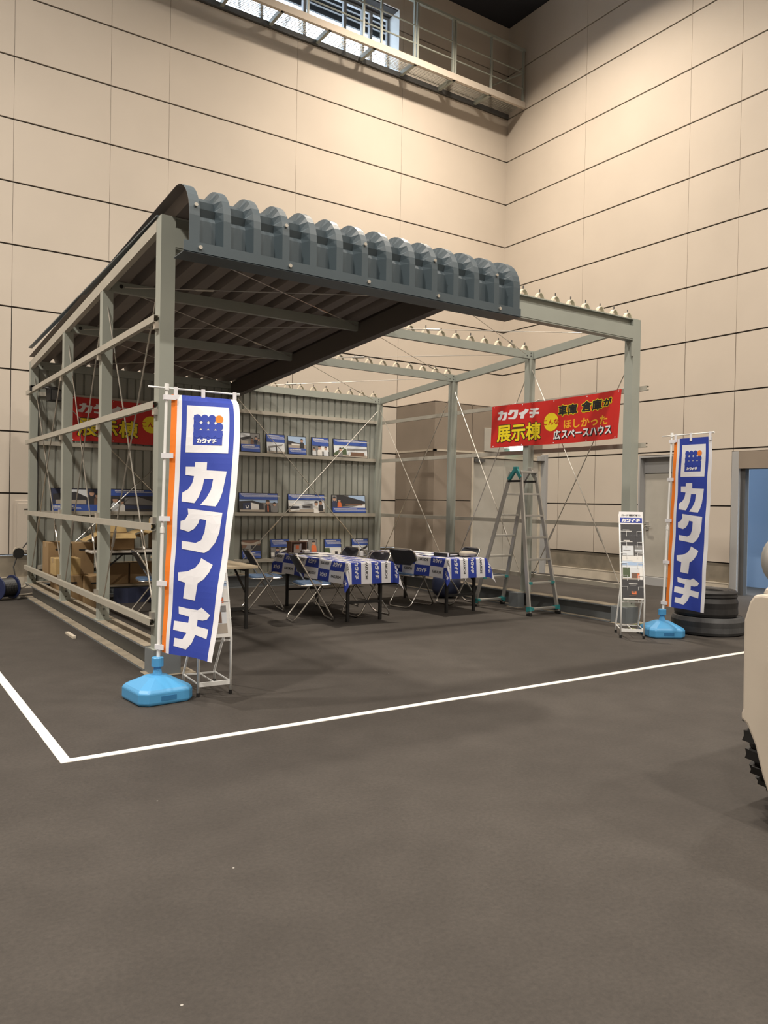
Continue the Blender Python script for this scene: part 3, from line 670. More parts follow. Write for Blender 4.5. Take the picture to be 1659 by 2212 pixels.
# ------------------------------------------------------------------ nobori flags in water tanks
def nobori(name, label, base, lean, a_top, a_bot, rz):
    root = thing(name, label, 'flag', (*base, 0))
    tk = MB()
    def layer(h, c, z):
        return [(x, y, z) for x, y in ((h, -h+c), (h, h-c), (h-c, h), (-h+c, h), (-h, h-c), (-h, -h+c), (-h+c, -h), (h-c, -h))]
    ls = [layer(.185, .05, 0), layer(.195, .05, .015), layer(.195, .05, .085), layer(.180, .05, .105), layer(.075, .028, .162), layer(.05, .02, .168)]
    v = [p for l_ in ls for p in l_]; f = []
    for i in range(len(ls)-1):
        for j in range(8): f.append((i*8+j, i*8+(j+1) % 8, (i+1)*8+(j+1) % 8, (i+1)*8+j))
    f += [tuple(range(8))[::-1], tuple(range(40, 48))]; tk.add(v, f)
    tk.lathe([(.036, .16), (.033, .175), (.026, .205), (.024, .235)], n=12)
    cr, sr = math.cos(rz), math.sin(rz)
    tk.v = [(p[0]*cr-p[1]*sr, p[0]*sr+p[1]*cr, p[2]) for p in tk.v]
    tank = tk.build('water_tank', m_tank, root, bevel=.008)
    cp = MB().lathe([(.030, .225), (.041, .228), (.041, .285), (.036, .29)], n=20).build('collar', m_tank, root)
    gp = MB()
    for sx in (1,):
        gp.box(-.055, .055, -.1965, -.19, .03, .062)
    gp.v = [(p[0]*cr-p[1]*sr, p[0]*sr+p[1]*cr, p[2]) for p in gp.v]; gp.build('hand_grip', mat('tank_dark', (.03, .16, .36), .4), tank)
    fc = MB().lathe([(.014, .0), (.014, .004)], (-.10*cr-.02*sr, -.10*sr+.02*cr, .137), 10).build('filler_cap', m_black, tank)
    def pole(z): return V3((lean[0]*z/2.1, lean[1]*z/2.1, z))
    MB().tube([pole(.2), pole(1.17)], .0125, 10).tube([pole(1.15), pole(1.19)], .016, 10).tube([pole(1.19), pole(2.19)], .0105, 10).tube([pole(2.15), pole(2.195)], .016, 8).build('pole', m_white, root, smooth=False)
    dt = V3((math.cos(a_top), math.sin(a_top), 0)); db = V3((math.cos(a_bot), math.sin(a_bot), 0))
    zt = 2.125; top = pole(2.165)
    MB().tube([top-dt*.13, top+dt*.530], .0065, 8).tube([top+dt*.522, top+dt*.540], .010, 8).build('crossbar', m_white, root)
    L_, H_ = .51, 1.80; kx_ = .94
    def fn(s, tt, d=0):                     # s along the cloth, tt up from the hem
        k = 1-tt/H_; z = zt-H_+tt
        an = a_top+(a_bot-a_top)*(k**.55)
        dr = V3((math.cos(an), math.sin(an), 0)); nr = V3((math.sin(an), -math.cos(an), 0))
        rip = .012*math.sin(s*13+tt*2.2+1)*min(1, s*6)*(.3+k) + .004*math.sin(tt*14+s*3)
        rip += .006*(1 if abs((tt % .43)-.21) < .02 else 0)*0
        p = pole(z)+V3((0, 0, 0)); p = V3((p.x, p.y, z-.012*s/L_*k))
        return p+dr*(.034+s*kx_)+nr*(rip+d)
    mb = MB(); us = sorted(set([0, .043, .078, .465, .51]+lin(0, .51, 18))); vs = lin(0, H_, 46)
    def mf(u, v): return 1 if u < .043 else 2 if u < .078 else 0 if u < .465 else 2
    mb.grid(fn, us, vs, mf)
    e = .0016; st = .06
    def lay(polys, d, m, step=st): put(mb, flat(polys, step), lambda x, y: fn(x, y, d), m)
    def R_(a, b, c, d): return [(a, c), (b, c), (b, d), (a, d)]
    # emblem: white square, blue block of dots with one orange dot, small lettering
    X0, X1, Y0, Y1 = .115, .430, 1.392, 1.728
    lay([R_(X0, X1, Y0, Y1)], e, 2)
    ix, iy, pz = X0+.052, Y0+.055, .0535
    lay([R_(ix, ix+4*pz, iy, iy+2.0*pz)], 2*e, 0)
    def dot(i, j, m, sq=.5):
        cx_, cy_ = ix+(i+.5)*pz, iy+(j+.5)*pz; r = pz*.545
        lay([[(cx_+r*math.cos(t), cy_+r*math.sin(t)) for t in lin(0, 2*math.pi*23/24, 24)]], 3*e, m, None)
    for j in (1.0, 2.02, 3.05):
        for i in range(4): dot(i, j+.0, 0 if not (i == 3 and j > 3) else 1)
    lay([R_(ix, ix+.3*pz, iy, iy+4.0*pz)], 2*e, 0)
    lay(kana_row(ix+.03, iy+.012, .145, .034), 4*e, 2)
    for i, (P, y0_, y1_) in enumerate(zip(KANA, (1.02, .70, .375, .045), (1.325, 1.0, .665, .335))):
        a, b = (.105, .430) if i != 2 else (.112, .40)
        lay([[(a+x*(b-a), y0_+y*(y1_-y0_)) for x, y in P]], e, 2)
    mb.build('flag_cloth', [m_blue, m_orange, m_cw], root, recalc=False)
    for z in (2.10, 1.69, 1.25, .80, .36):
        p = pole(z); an = a_top+(a_bot-a_top)*((1-(z-zt+H_)/H_)**.55 if z < zt else 0); dr = V3((math.cos(an), math.sin(an), 0)); nr = V3((math.sin(an), -math.cos(an), 0))
        MB().bar(p-dr*.02+nr*.016, p+dr*.062+nr*.016, .006, .034).bar(p-dr*.02-nr*.016, p+dr*.04-nr*.014, .003, .034).bar(p-dr*.02-nr*.017, p-dr*.02+nr*.017, .003, .034).build('loop', m_cw, root)
    for s in (.06, .26, .498):
        p = top+dt*(.0+s); nr = V3((math.sin(a_top), -math.cos(a_top), 0))
        o = MB().box(-.014, .014, -.002, .002, -.075, .012).build('loop', m_cw, root); o.matrix_local = Matrix.Translation(p+nr*.011) @ Matrix.Rotation(a_top, 4, 'Z')
    return root
nobori('banner_flag', 'tall blue feather flag with orange stripe in blue tank beside the left front post', (-.205, -.69), (.055, .055), -.03, -1.13, .10)
nobori('banner_flag', 'tall blue feather flag with orange stripe in blue tank beside the tyre pile', (5.30, -.715), (.055, -.03), -1.66, -1.60, -.55)
# ------------------------------------------------------------------ folding chairs (front towards local +Y)
def rloop(c1, c2, w_, r, n=5):      # rounded loop in a tilted plane: from lower bar c1 to upper bar c2 (y,z), w_ wide
    a, b = V3((0, *c1)), V3((0, *c2)); u = (b-a); Lh = u.length; u.normalize(); x = V3((1, 0, 0)); pts = []
    for cx_, cy_, t0 in ((w_/2-r, r, -90), (w_/2-r, Lh-r, 0), (-w_/2+r, Lh-r, 90), (-w_/2+r, r, 180)):
        for i in range(n+1):
            t = math.radians(t0+90*i/n); pts.append(a+x*(cx_+r*math.cos(t))+u*(cy_+r*math.sin(t)))
    return pts
def chair(label, loc, rz):
    t = thing('folding_chair', label, 'chair', loc, rz, 'folding chairs at the tables')
    MB().tube(rloop((.235, .012), (-.225, .775), .43, .075), .011, 8, closed=True).build('back_frame', m_chrome, t, smooth=True)
    lp = rloop((-.245, .012), (.10, .45), .375, .07)
    MB().tube(lp[-1:]+lp[:7] if False else lp, .0105, 8, closed=True).build('rear_leg_frame', m_chrome, t, smooth=True)
    s = MB(); seat = [(x*.20*(1 if abs(x) < 2 else 1), y) for x, y in ()]
    out = []
    for cx_, cy_, t0 in ((.13, -.12, -90), (.12, .15, 0), (-.12, .15, 90), (-.13, -.12, 180)):
        for i in range(7):
            q = math.radians(t0+90*i/6); out.append((cx_+.06*math.cos(q), cy_+.06*math.sin(q)))
    s.extr(out, (0, 0, .418), (1, 0, 0), (0, 1, 0), (0, 0, .034))
    se = s.build('seat', m_seat, t, bevel=.010)
    MB().tube([(x*1.02, y*1.02, .424) for x, y in out], .0095, 6, closed=True).build('seat_rim', m_chrome, se, smooth=True)
    b = MB(); sl = (-.225-.235)/(.775-.012)
    def bf(u, v): 
        y0 = .235+sl*(v-.012); return (u, y0-.028*(1-(u/.2)**2)+.004, v)
    b.grid(bf, lin(-.200, .200, 9), lin(.565, .768, 5)); b.build('backrest', m_back, t, solid=.012)
    br = MB()
    for x in (-.195, .195): br.tube([(x, .02, .385), (x, -.02, .455)], .006, 6).bar((x*1.04, -.03, .43), (x*1.0, .08, .43), .006, .03)
    br.build('hinge', m_chrome, t)
    return t
def face(deg): return math.radians(deg-90)       # heading of the seat front, degrees from +X
chair('folding chair just right of the bare beige table, facing the checked table', (2.30, 2.95, 0), face(-12))
chair('folding chair in front of the left checked table, closest to the camera', (2.46, 2.0, 0), face(-14))
chair('folding chair with bright blue seat at the right checked table, facing it', (4.27, 2.50, 0), face(14))
chair('folding chair with a white tag, tucked behind the left checked table', (3.27, 2.06, 0), face(180))
chair('folding chair without tag tucked behind the left checked table, near the shelf wall', (3.38, 2.95, 0), face(178))
chair('folding chair tucked in on the far right side of the right checked table', (5.02, 2.42, 0), face(176))
chair('folding chair in the dark left half, seen through the left side frame', (.98, 3.17, 0), face(-8))
tagp = MB().box(-.022, .022, -.004, .004, -.03, .03).build('paper_tag', m_inkw); tagp.location = (3.505, 2.07, .752); tagp.rotation_euler = (0, .45, math.pi/2)
tag(tagp, 'white paper tag stuck on the top of a folding chair back', 'tag')

# ------------------------------------------------------------------ folding tables
def table(label, x, y, L_, Wd, mt, z=.69, along='y'):
    t = thing('folding_table', label, 'table', (x, y, 0), 0 if along == 'y' else math.pi/2)
    MB().box(-Wd/2, Wd/2, -L_/2, L_/2, z-.032, z).build('tabletop', mt, t, bevel=.006)
    fr = MB().box(-Wd/2+.08, -Wd/2+.11, -L_/2+.1, L_/2-.1, z-.065, z-.032).box(Wd/2-.11, Wd/2-.08, -L_/2+.1, L_/2-.1, z-.065, z-.032)
    fr.build('under_frame', m_black, t)
    for sy in (-1, 1):
        ye = sy*(L_/2-.13)
        for sx in (-1, 1):
            MB().box(sx*(Wd/2-.075)-.016, sx*(Wd/2-.075)+.016, ye-.016, ye+.016, 0, z-.03).build('leg', m_black, t)
        MB().box(-Wd/2+.08, Wd/2-.08, ye-.011, ye+.011, .205, .235).build('crossbar', m_black, t)
        MB().bar((-Wd/2+.09, ye, .40), (-Wd/2+.095, ye-sy*.30, z-.05), .018, .018).bar((Wd/2-.09, ye, .40), (Wd/2-.095, ye-sy*.30, z-.05), .018, .018).build('brace', m_black, t)
    return t
table('folding table under the left blue and white checked cloth', 3.00, 2.45, 1.8, .60, m_topw)
table('folding table under the right blue and white checked cloth', 4.51, 2.52, 1.8, .60, m_topw)
table('bare beige folding table with black legs beside the left brochure rack', 1.33, 2.55, 1.8, .60, m_top)
table('white folding table carrying open cartons against the dark left wall', 1.32, 4.62, 1.55, .60, m_topw, .70, 'x')

def tablecloth(label, cx_, cy_, seed):
    A, B, O = .302, .902, .245; z0 = .694; rn = random.Random(seed); ph = rn.uniform(0, 6)
    def fn(s, t, d=0):
        ds, dt_ = max(abs(s)-A, 0), max(abs(t)-B, 0); gs, gt = (1 if s > 0 else -1), (1 if t > 0 else -1)
        rr = .008
        if ds == 0 and dt_ == 0: return (cx_+s, cy_+t, z0+d+.0015*math.sin(9*s+ph)*math.sin(7*t))
        if dt_ == 0:
            w_ = (.010+.012*math.sin(t*9+ph))*min(1, ds/.1)
            return (cx_+gs*(A+.006+w_+ds*.10+d), cy_+t, z0-ds+d*.3)
        if ds == 0:
            w_ = (.006+.008*math.sin(s*16+ph))*min(1, dt_/.1)
            return (cx_+s, cy_+gt*(B+.006+w_+dt_*.06+d), z0-dt_+d*.3)
        r = math.hypot(ds, dt_); f = math.atan2(dt_, ds); k = math.sin(2*f)
        o = .006+.02*min(1, r/.1)+r*.36*k**1.5
        sg = 1 if f < math.pi/4 else 1
        ox = gs*((A+.006)+math.cos(f)*.10*r*(1-k)+o*math.cos(f)*.9); oy = gt*((B+.006)+math.sin(f)*.06*r*(1-k)+o*math.sin(f)*.9)
        q = d*1.0
        return (cx_+ox+gs*q*math.cos(f), cy_+oy+gt*q*math.sin(f), z0-r*(1-.04*k))
    S, T = A+O, B+O; cs, ct = 2*S/8, .305
    t_off = -T
    us = sorted(set([round(-S+i*cs, 5) for i in range(9)]+[round(x, 5) for x in lin(-S, S, 29)]+[-A, A]))
    nrow = int(math.ceil(2*T/ct))
    vs = sorted(set([round(-T+i*ct, 5) for i in range(nrow) if -T+i*ct < T]+[round(x, 5) for x in lin(-T, T, 60)]+[-B, B]))
    def chk(u, v): return (int((u+S)//cs)+int((v+T)//ct)) % 2
    mb = MB().grid(fn, us, vs, chk)
    for i in range(8):
        for j in range(nrow):
            u0 = -S+i*cs; v0 = -T+j*ct; v1 = min(T, v0+ct)
            if v1-v0 < .2: continue
            wl = .20
            if (i+j) % 2 == 0:
                fl = flat(kana_row(0, 0, wl, .052, .10), .05); m = 1
            else:
                fl = text('KAKUICHI', .034, .03, wl, .05); m = 2
            v1c = v0+ct/2+wl/2
            put(mb, fl, lambda x, y: fn(u0+.045+y+(.008 if m == 2 else 0), v1c-x, .0018), m)
    o = mb.build('tablecloth', [m_blue, m_cw, m_ink], recalc=False)
    return tag(o, label, 'tablecloth')
tablecloth('blue and white checked cloth draped over the left table before the shelf wall', 3.00, 2.45, 1)
tablecloth('blue and white checked cloth draped over the right table near the stepladder', 4.51, 2.52, 5)

# things lying on the tables
def paper(x, y, z, rz, label, n, w_=.21, l_=.297, m=m_inkw):
    o = MB().box(-w_/2, w_/2, -l_/2, l_/2, 0, n).build('leaflet_pile', m); o.location = (x, y, z); o.rotation_euler = (0, 0, rz)
    return tag(o, label, 'leaflets')
zt = .699
paper(2.92, 2.62, zt, .1, 'white leaflet pile in the middle of the left checked table', .006)
paper(3.12, 2.88, zt, -.2, 'white leaflet pile behind the black folder on the left checked table', .010)
paper(4.42, 2.95, zt, .05, 'white leaflet pile at the far left of the right checked table', .012)
paper(4.62, 2.70, zt, .3, 'white leaflet pile in the middle of the right checked table', .008)
paper(4.42, 2.30, zt, -.1, 'white leaflet pile nearest the black binder on the right checked table', .006)
fo = MB().box(-.05, .05, -.13, .13, 0, .012).build('folder', m_black); fo.location = (2.93, 2.93, zt); fo.rotation_euler = (0, 0, .9); tag(fo, 'thin black folder lying on the left checked table', 'folder')
st = thing('leaflet_stand', 'dark brown upright leaflet stand at the far end of the left checked table', 'stand', (2.90, 3.24, zt), .1)
MB().box(-.125, .125, .0, .02, .0, .15).box(-.125, -.113, -.08, .0, 0, .145).box(.113, .125, -.08, .0, 0, .145).box(-.135, .135, -.09, .03, .145, .158).build('body', pm['brown'], st)
MB().box(-.015, .015, -.128, -.118, .05, .0).build('latch', m_inkw, st) if False else MB().box(.07, .09, -.006, -.001, .03, .12).box(-.095, -.078, -.006, -.001, .07, .10).build('price_strip', m_inkw, st)
lf = MB().box(-.06, .04, -.05, -.045, .0, .115).build('leaflet', pm['ground'], st); MB().box(-.03, .02, -.053, -.0505, .05, .10).build('leaflet_picture', pm['orange'], lf)
cu = MB().box(-.04, .04, -.035, .035, 0, .05).build('card_box', m_inkw, bevel=.004); cu.location = (2.94, 3.02, zt); tag(cu, 'small white card box in front of the brown leaflet stand', 'box')
bo = MB().lathe([(.028, 0), (.030, .01), (.030, .085), (.012, .105), (.010, .12), (.012, .122), (.012, .135)], n=14).build('pump_bottle', m_cw, smooth=True); bo.location = (5.22, D3-.045, Z1); tag(bo, 'small white pump bottle on the bottom rail by the rightmost panel', 'bottle')
bx = MB().box(-.03, .03, -.02, .02, 0, .085).build('tissue_pack', m_cw, bevel=.003); bx.location = (5.33, D3-.04, Z1); tag(bx, 'small white upright pack on the bottom rail beside the pump bottle', 'pack')
bi = thing('binder', 'black binder lying at the near end of the right checked table', 'binder', (4.52, 2.03, zt), .15)
MB().box(-.15, .15, -.12, .12, 0, .045).build('cover', m_black, bi, bevel=.004); MB().box(-.14, -.12, -.125, .125, .0, .05).build('strap', m_inkw, bi); MB().box(-.09, .05, -.1225, -.1205, .018, .028).build('spine_label', m_inkw, bi)
bgm = mat('beige_cloth', (.42, .38, .32), .8, var=.1)
def blob(name, c, r, m, label, cat, seed=1, n=14):
    rn = random.Random(seed); mb = MB(); v = []
    def f(u, v_):
        th, ph = 2*math.pi*u, math.pi*v_; k = 1+.08*math.sin(3*th+seed)+.06*math.cos(4*ph+th)
        return (c[0]+r[0]*k*math.cos(th)*math.sin(ph)**.7, c[1]+r[1]*k*math.sin(th)*math.sin(ph)**.7, c[2]+r[2]*max(-1, -math.cos(ph))*1.0)
    mb.grid(f, lin(0, 1, n+1), lin(.02, .98, 9)); o = mb.build(name, m, smooth=True)
    return tag(o, label, cat)
blob('cloth_bag', (4.70, 1.86, zt+.036), (.13, .10, .036), bgm, 'folded beige bag on the near right corner of the right checked table', 'bag', 3)

# ------------------------------------------------------------------ cartons in the dark left half
def carton(label, x0, x1, y0, y1, z0, z1, m=None, hole=True, rz=0, flaps=False):
    c = ((x0+x1)/2, (y0+y1)/2, z0); w_, d_, h_ = x1-x0, y1-y0, z1-z0; m = m or m_card
    t = thing('carton', label, 'box', c, rz)
    if not flaps:
        MB().box(-w_/2, w_/2, -d_/2, d_/2, 0, h_).build('box_body', m, t, bevel=.004)
        MB().box(-w_/2-.001, w_/2+.001, -.025, .025, h_-.06, h_+.001).build('packing_tape', mat('packing_tape', (.36, .26, .14), .35), t)
    else:
        b = MB()
        for q in ((-w_/2, w_/2, -d_/2, -d_/2+.006, 0, h_), (-w_/2, w_/2, d_/2-.006, d_/2, 0, h_), (-w_/2, -w_/2+.006, -d_/2, d_/2, 0, h_), (w_/2-.006, w_/2, -d_/2, d_/2, 0, h_), (-w_/2, w_/2, -d_/2, d_/2, 0, .006)): b.box(*q)
        b.build('box_body', m, t)
        for a, bb, n_ in (((-w_/2, -d_/2, h_), (w_/2, -d_/2, h_), (0, -.17, -.06)), ((-w_/2, -d_/2, h_), (-w_/2, d_/2, h_), (-.20, 0, -.10)), ((w_/2, -d_/2, h_), (w_/2, d_/2, h_), (.16, 0, .06)), ((-w_/2, d_/2, h_), (w_/2, d_/2, h_), (0, .06, .14))):
            a, bb, n_ = V3(a), V3(bb), V3(n_); e_ = (bb-a)*.06
            MB().add([a, bb, bb+n_-e_, a+n_+e_], [(0, 1, 2, 3)]).build('flap', m_card2, t, solid=.004)
    if hole:
        MB().extr([(-.045, -.012), (.045, -.012), (.055, 0), (.045, .012), (-.045, .012), (-.055, 0)], (0, -d_/2-.002, h_-.09), (1, 0, 0), (0, 0, 1), (0, .003, 0)).build('hand_hole', m_black, t)
    return t
carton('tall carton in the lower left corner, left one of the upper pair', .09, .37, 4.65, 5.0, .36, .80)
carton('tall carton in the lower left corner, right one of the upper pair', .38, .66, 4.65, 5.0, .36, .79)
carton('plain brown carton at the very bottom of the left pile, under the tall pair', .19, .38, 4.62, 5.0, 0, .355, hole=False)
carton('plain brown carton at the bottom of the pile, beneath the right tall carton', .385, .66, 4.66, 5.0, 0, .355, hole=False)
carton('small yellowish carton in front of the tall pair', .10, .40, 4.25, 4.55, .41, .62, m_card2, hole=False)
carton('low carton under the small yellowish one', .19, .415, 4.22, 4.58, 0, .405)
carton('front carton with a hand hole, standing right of the yellowish one', .42, .68, 4.12, 4.48, .0, .40)
carton('open carton with spread flaps on the white table, left one', .70, 1.12, 4.42, 4.78, .70, .92, flaps=True, hole=False)
carton('open carton with spread flaps on the white table, right one', 1.42, 1.86, 4.45, 4.80, .70, .97, flaps=True, hole=False)
carton('dark brown carton stored under the white table, left one', .84, 1.14, 4.75, 5.05, .22, .50, hole=False)
carton('dark brown carton stored under the white table, right one', 1.16, 1.60, 4.75, 5.05, .22, .50, hole=False)
bn = thing('low_bench', 'low dark bench holding brown cartons under the white table', 'bench', (1.25, 4.88, 0)); MB().box(-.5, .5, -.18, .18, .19, .218).build('bench_top', m_top, bn)
for x in (-.45, .45): MB().box(x-.02, x+.02, -.16, .16, 0, .19).build('leg', m_black, bn)
tb = MB().grid(lambda u, v: (u, 4.42+.02*math.sin(u*17)+.03*v, v), lin(.86, 1.75, 16), lin(0.0, .20, 5)).build('tarpaulin', pm['navy'], solid=.004); tag(tb, 'dark blue folded tarpaulin standing on the floor below the white table', 'tarpaulin')
tl = MB()
for i in range(3): tl.box(4.55-.25, 4.55+.25, 4.9, 5.25, .02+i*.06, .07+i*.06)
tag(MB().box(4.25, 4.95, 4.85, 5.25, 0, .42).build('storage_crate', m_conc, bevel=.01), 'gray storage crate on the floor behind the right checked table', 'crate')
tag(MB().box(4.22, 5.02, 4.70, 5.30, .425, .45).build('plywood_sheet', m_card2), 'plywood sheet lying on the gray crate behind the right checked table', 'board')
lb = blob('work_jacket', (5.30, 3.05, .20), (.20, .22, .20), pm['navy'], 'dark navy jacket heaped on the floor behind the far right chair', 'jacket', 5)

# ------------------------------------------------------------------ stepladder
ld = thing('stepladder', 'tall aluminium stepladder with teal hinges standing under the right red banner', 'ladder', (5.29, 1.56, 0))
xb, xt, zt_ = .255, .13, 1.83; cxt = .10
def rail(sx, sy, z): 
    k = z/zt_; return V3((sx*(xb+(xt-xb)*k)+cxt*k, sy*(.53-.44*k), z))
for sy in (-1, 1):
    for sx in (-1, 1):
        p, q = rail(sx, sy, .03), rail(sx, sy, zt_)
        a = MB().bar(p, q, .024, .055, (0, 1, 0)); o = a.build('side_rail', m_alu, ld, bevel=.003)
        MB().bar(rail(sx, sy, 0.0), rail(sx, sy, .035), .036, .066, (0, 1, 0)).build('rubber_foot', m_black, o)
        if sx: MB().bar(rail(sx, sy, .055), rail(sx, sy, .11), .04, .064, (0, 1, 0)).build('foot_bracket', m_teal, o)
    for i, z in enumerate((.085, .40, .69, .97, 1.25, 1.53)):
        a, b = rail(-1, sy, z), rail(1, sy, z)
        o = MB().bar(a, b, .055, .026).build('rung', m_alu, ld, bevel=.003)
        if i < 2:
            for e_, s_ in ((a, 1), (b, -1)): MB().bar(e_, e_+V3((s_*.06, 0, 0)), .062, .034).build('rung_bracket', m_teal, o)
MB().bar(rail(-1, -1, zt_-.01), rail(1, -1, zt_-.01), .075, .028).build('top_step', m_alu, ld, bevel=.004)
for sx in (-1, 1):
    h = MB(); c = V3((sx*xt+cxt, 0, zt_+.03))
    h.bar(c+V3((0, .005, .0)), rail(sx, 1, 1.72)+V3((0, .0, 0)), .036, .05, (0, 1, 0)).bar(c+V3((0, -.005, 0)), rail(sx, -1, 1.74), .036, .05, (0, 1, 0)).bar(c+V3((-.02, 0, 0)), c+V3((.02, 0, 0)), .07, .06)
    h.build('hinge', m_teal if sx < 0 else m_alu, ld, bevel=.004)
    MB().bar(rail(sx, -1, 1.70), rail(sx, 1, 1.70), .03, .028).build('locking_stay', m_black, ld)

# ------------------------------------------------------------------ brochure racks
def rack(label, loc, rz):
    t = thing('brochure_rack', label, 'rack', loc, rz); w_ = .118
    def up(z): return V3((0, 0 if z < .42 else (z-.42)*.30, z))
    for s in (-1, 1):
        x = V3((s*w_, 0, 0))
        a = MB().tube([x+V3((0, 0, .02)), x+up(.40), x+up(.45), x+up(1.31)], .0095, 8).build('upright', m_white, t, smooth=True)
        MB().lathe([(.013, 0), (.013, .03)], (s*w_, 0, 0), 10).build('rubber_foot', m_black, a)
        b = MB().tube([x+V3((0, .36, .02)), x+V3((0, .36, .10)), x+up(.56)], .009, 8).build('rear_leg', m_white, t, smooth=True)
        MB().lathe([(.013, 0), (.013, .03)], (s*w_, .36, 0), 10).build('rubber_foot', m_black, b)
    MB().bar((-w_, 0, .085), (w_, 0, .085), .012, .03).bar((-w_, .36, .085), (w_, .36, .085), .008, .012).bar((-w_, 0, .09), (-w_, .36, .09), .007, .009).bar((w_, 0, .09), (w_, .36, .09), .007, .009).bar((0, 0, .09), (0, .36, .09), .006, .009).build('base_frame', m_white, t)
    MB().bar(V3((-w_, 0, 0))+up(.385), V3((w_, 0, 0))+up(.385), .008, .012).build('lower_bar', m_white, t)
    hd = MB()
    def P_(x, z, d=0): return up(z)+V3((x, -.012-d, 0))
    hd.add([P_(-.125, 1.20, 0), P_(.125, 1.20, 0), P_(.125, 1.335, 0), P_(-.125, 1.335, 0)], [(0, 1, 2, 3)], 0)
    hd.add([P_(-.115, 1.215, .0015), P_(.115, 1.215, .0015), P_(.115, 1.27, .0015), P_(-.115, 1.27, .0015)], [(0, 1, 2, 3)], 1)
    put(hd, flat(kana_row(-.098, 1.223, .196, .038, .08), None), lambda x, y: P_(x, y, .003), 0)
    put(hd, text('ガレージ 物置 農業用倉庫', .022, .04, .20), lambda x, y: P_(x-.10, y+1.286, .003), 2)
    hd.build('header_sign', [m_inkw, m_blue, m_ink], t, solid=.0, recalc=False)
    bk = MB(); bk.add([P_(-.11, .42, -.012), P_(.11, .42, -.012), P_(.11, 1.21, -.012), P_(-.11, 1.21, -.012)], [(0, 1, 2, 3)]); bk.build('back_panel', m_dgray, t, solid=.003)
    tiers = [.45, .80, .87, .985, 1.095][::-1]
    for z in (1.125, 1.01, .895, .79, .66, .545):
        wv = MB(); dz = .12 if z > .6 else .16
        for s in (-1, 1):
            wv.tube([P_(s*w_, z, .02), P_(s*.055, z, .022), P_(s*.055, z-dz*(.45 if z > .6 else 1), .022)], .003, 5)
        wv.build('pocket_wire', m_white, t)
    M_ = Matrix.Translation(loc) @ Matrix.Rotation(rz, 4, 'Z')
    return M_, P_
def brochure(M_, P_, x0, x1, z0, z1, d, shapes, label):
    mb = MB(); mats = [m_ink, m_inkw]+[pm[k] for k in PK]; k = [0]
    def q(a, b, c, e, m):
        mb.add([P_(a, c, d+.0006*k[0]), P_(b, c, d+.0006*k[0]), P_(b, e, d+.0006*k[0]), P_(a, e, d+.0006*k[0])], [(0, 1, 2, 3)], 2+PK.index(m)); k[0] += 1
    w_, h_ = x1-x0, z1-z0
    for s in shapes: q(x0+s[0]*w_, x0+s[1]*w_, z0+s[2]*h_, z0+s[3]*h_, s[4])
    n0 = len(mb.v)
    mb.add([P_(a, c, d-.004) for a, c in ((x0, z0), (x1, z0), (x1, z1), (x0, z1))], [(3, 2, 1, 0)], 1)
    for i in range(4): mb.f.append([i, (i+1) % 4, n0+(i+1) % 4, n0+i]); mb.m.append(1)
    o = mb.build('brochure', mats, recalc=False); o.matrix_world = M_
    return tag(o, label, 'brochure', 'brochures in the racks')
def fill(M_, P_, where):
    tw = [(.05, .5, .80, .84, 'white'), (.3, .6, .70, .75, 'white')]
    brochure(M_, P_, -.105, .105, 1.085, 1.195, .002, [(0, 1, 0, 1, 'dark'), (.08, .40, .46, .52, 'white'), (.22, .52, .34, .40, 'white')], 'black brochure in the top pocket of the '+where)
    brochure(M_, P_, -.105, .105, .975, 1.085, .006, [(0, 1, 0, 1, 'dark'), (.10, .40, .44, .50, 'white'), (.24, .54, .32, .38, 'white')], 'black brochure in the second pocket of the '+where)
    brochure(M_, P_, -.102, .022, .865, .975, .010, [(0, 1, 0, 1, 'grey'), (.05, .95, .05, .95, 'pale'), (.1, .7, .5, .56, 'grey')], 'pale gray brochure on the left of the third pocket of the '+where)
    brochure(M_, P_, .028, .105, .865, .975, .010, [(0, 1, 0, 1, 'grey'), (.0, 1, .45, .6, 'pale'), (.1, .9, .2, .3, 'dark')], 'gray picture brochure on the right of the third pocket of the '+where)
    brochure(M_, P_, -.104, .104, .745, .865, .014, [(0, 1, 0, 1, 'pale'), (0, 1, .18, .5, 'sky'), (0, 1, .6, 1, 'white'), (.5, 1, .45, .7, 'white')], 'white and sky blue brochure in the fourth pocket of the '+where)
    brochure(M_, P_, -.104, .104, .62, .745, .018, [(0, 1, 0, 1, 'white'), (.02, .84, .0, 1, 'pale'), (.02, .36, .2, 1, 'green'), (.44, .84, .1, .55, 'brown'), (.72, .84, .1, .5, 'orange'), (.02, .84, 0, .12, 'ground')], 'brochure with a small house picture in the fifth pocket of the '+where)
for loc, rz, nm in (((.17, -.80, 0), -.06, 'left rack'), ((4.862, -.672, 0), -.74, 'right rack')):
    M_, P_ = rack('white wire brochure rack half hidden behind the left flag' if nm == 'left rack' else 'white wire brochure rack in front of the right front post', loc, rz)
    fill(M_, P_, nm)
    if nm == 'right rack':
        brochure(M_, P_, -.104, .104, .415, .62, .023, [(0, 1, 0, 1, 'dark'), (.3, .72, .76, .80, 'white'), (.36, .66, .70, .72, 'grey'), (.42, .66, .26, .42, 'orange'), (.46, .60, .34, .42, 'brown'), (.3, .64, .18, .21, 'brown'), (0, 1, 0, .07, 'white')], 'large black brochure with a small orange picture at the foot of the right rack')
    else:
        brochure(M_, P_, -.104, .104, .415, .65, .023, [(0, 1, 0, 1, 'white'), (.06, .9, .12, .92, 'pale'), (.06, .9, .12, .4, 'ground'), (.06, .5, .42, .72, 'dark'), (.5, .72, .42, .74, 'brown'), (.06, .9, .74, .92, 'grey')], 'white brochure with a red shed picture at the foot of the left rack')

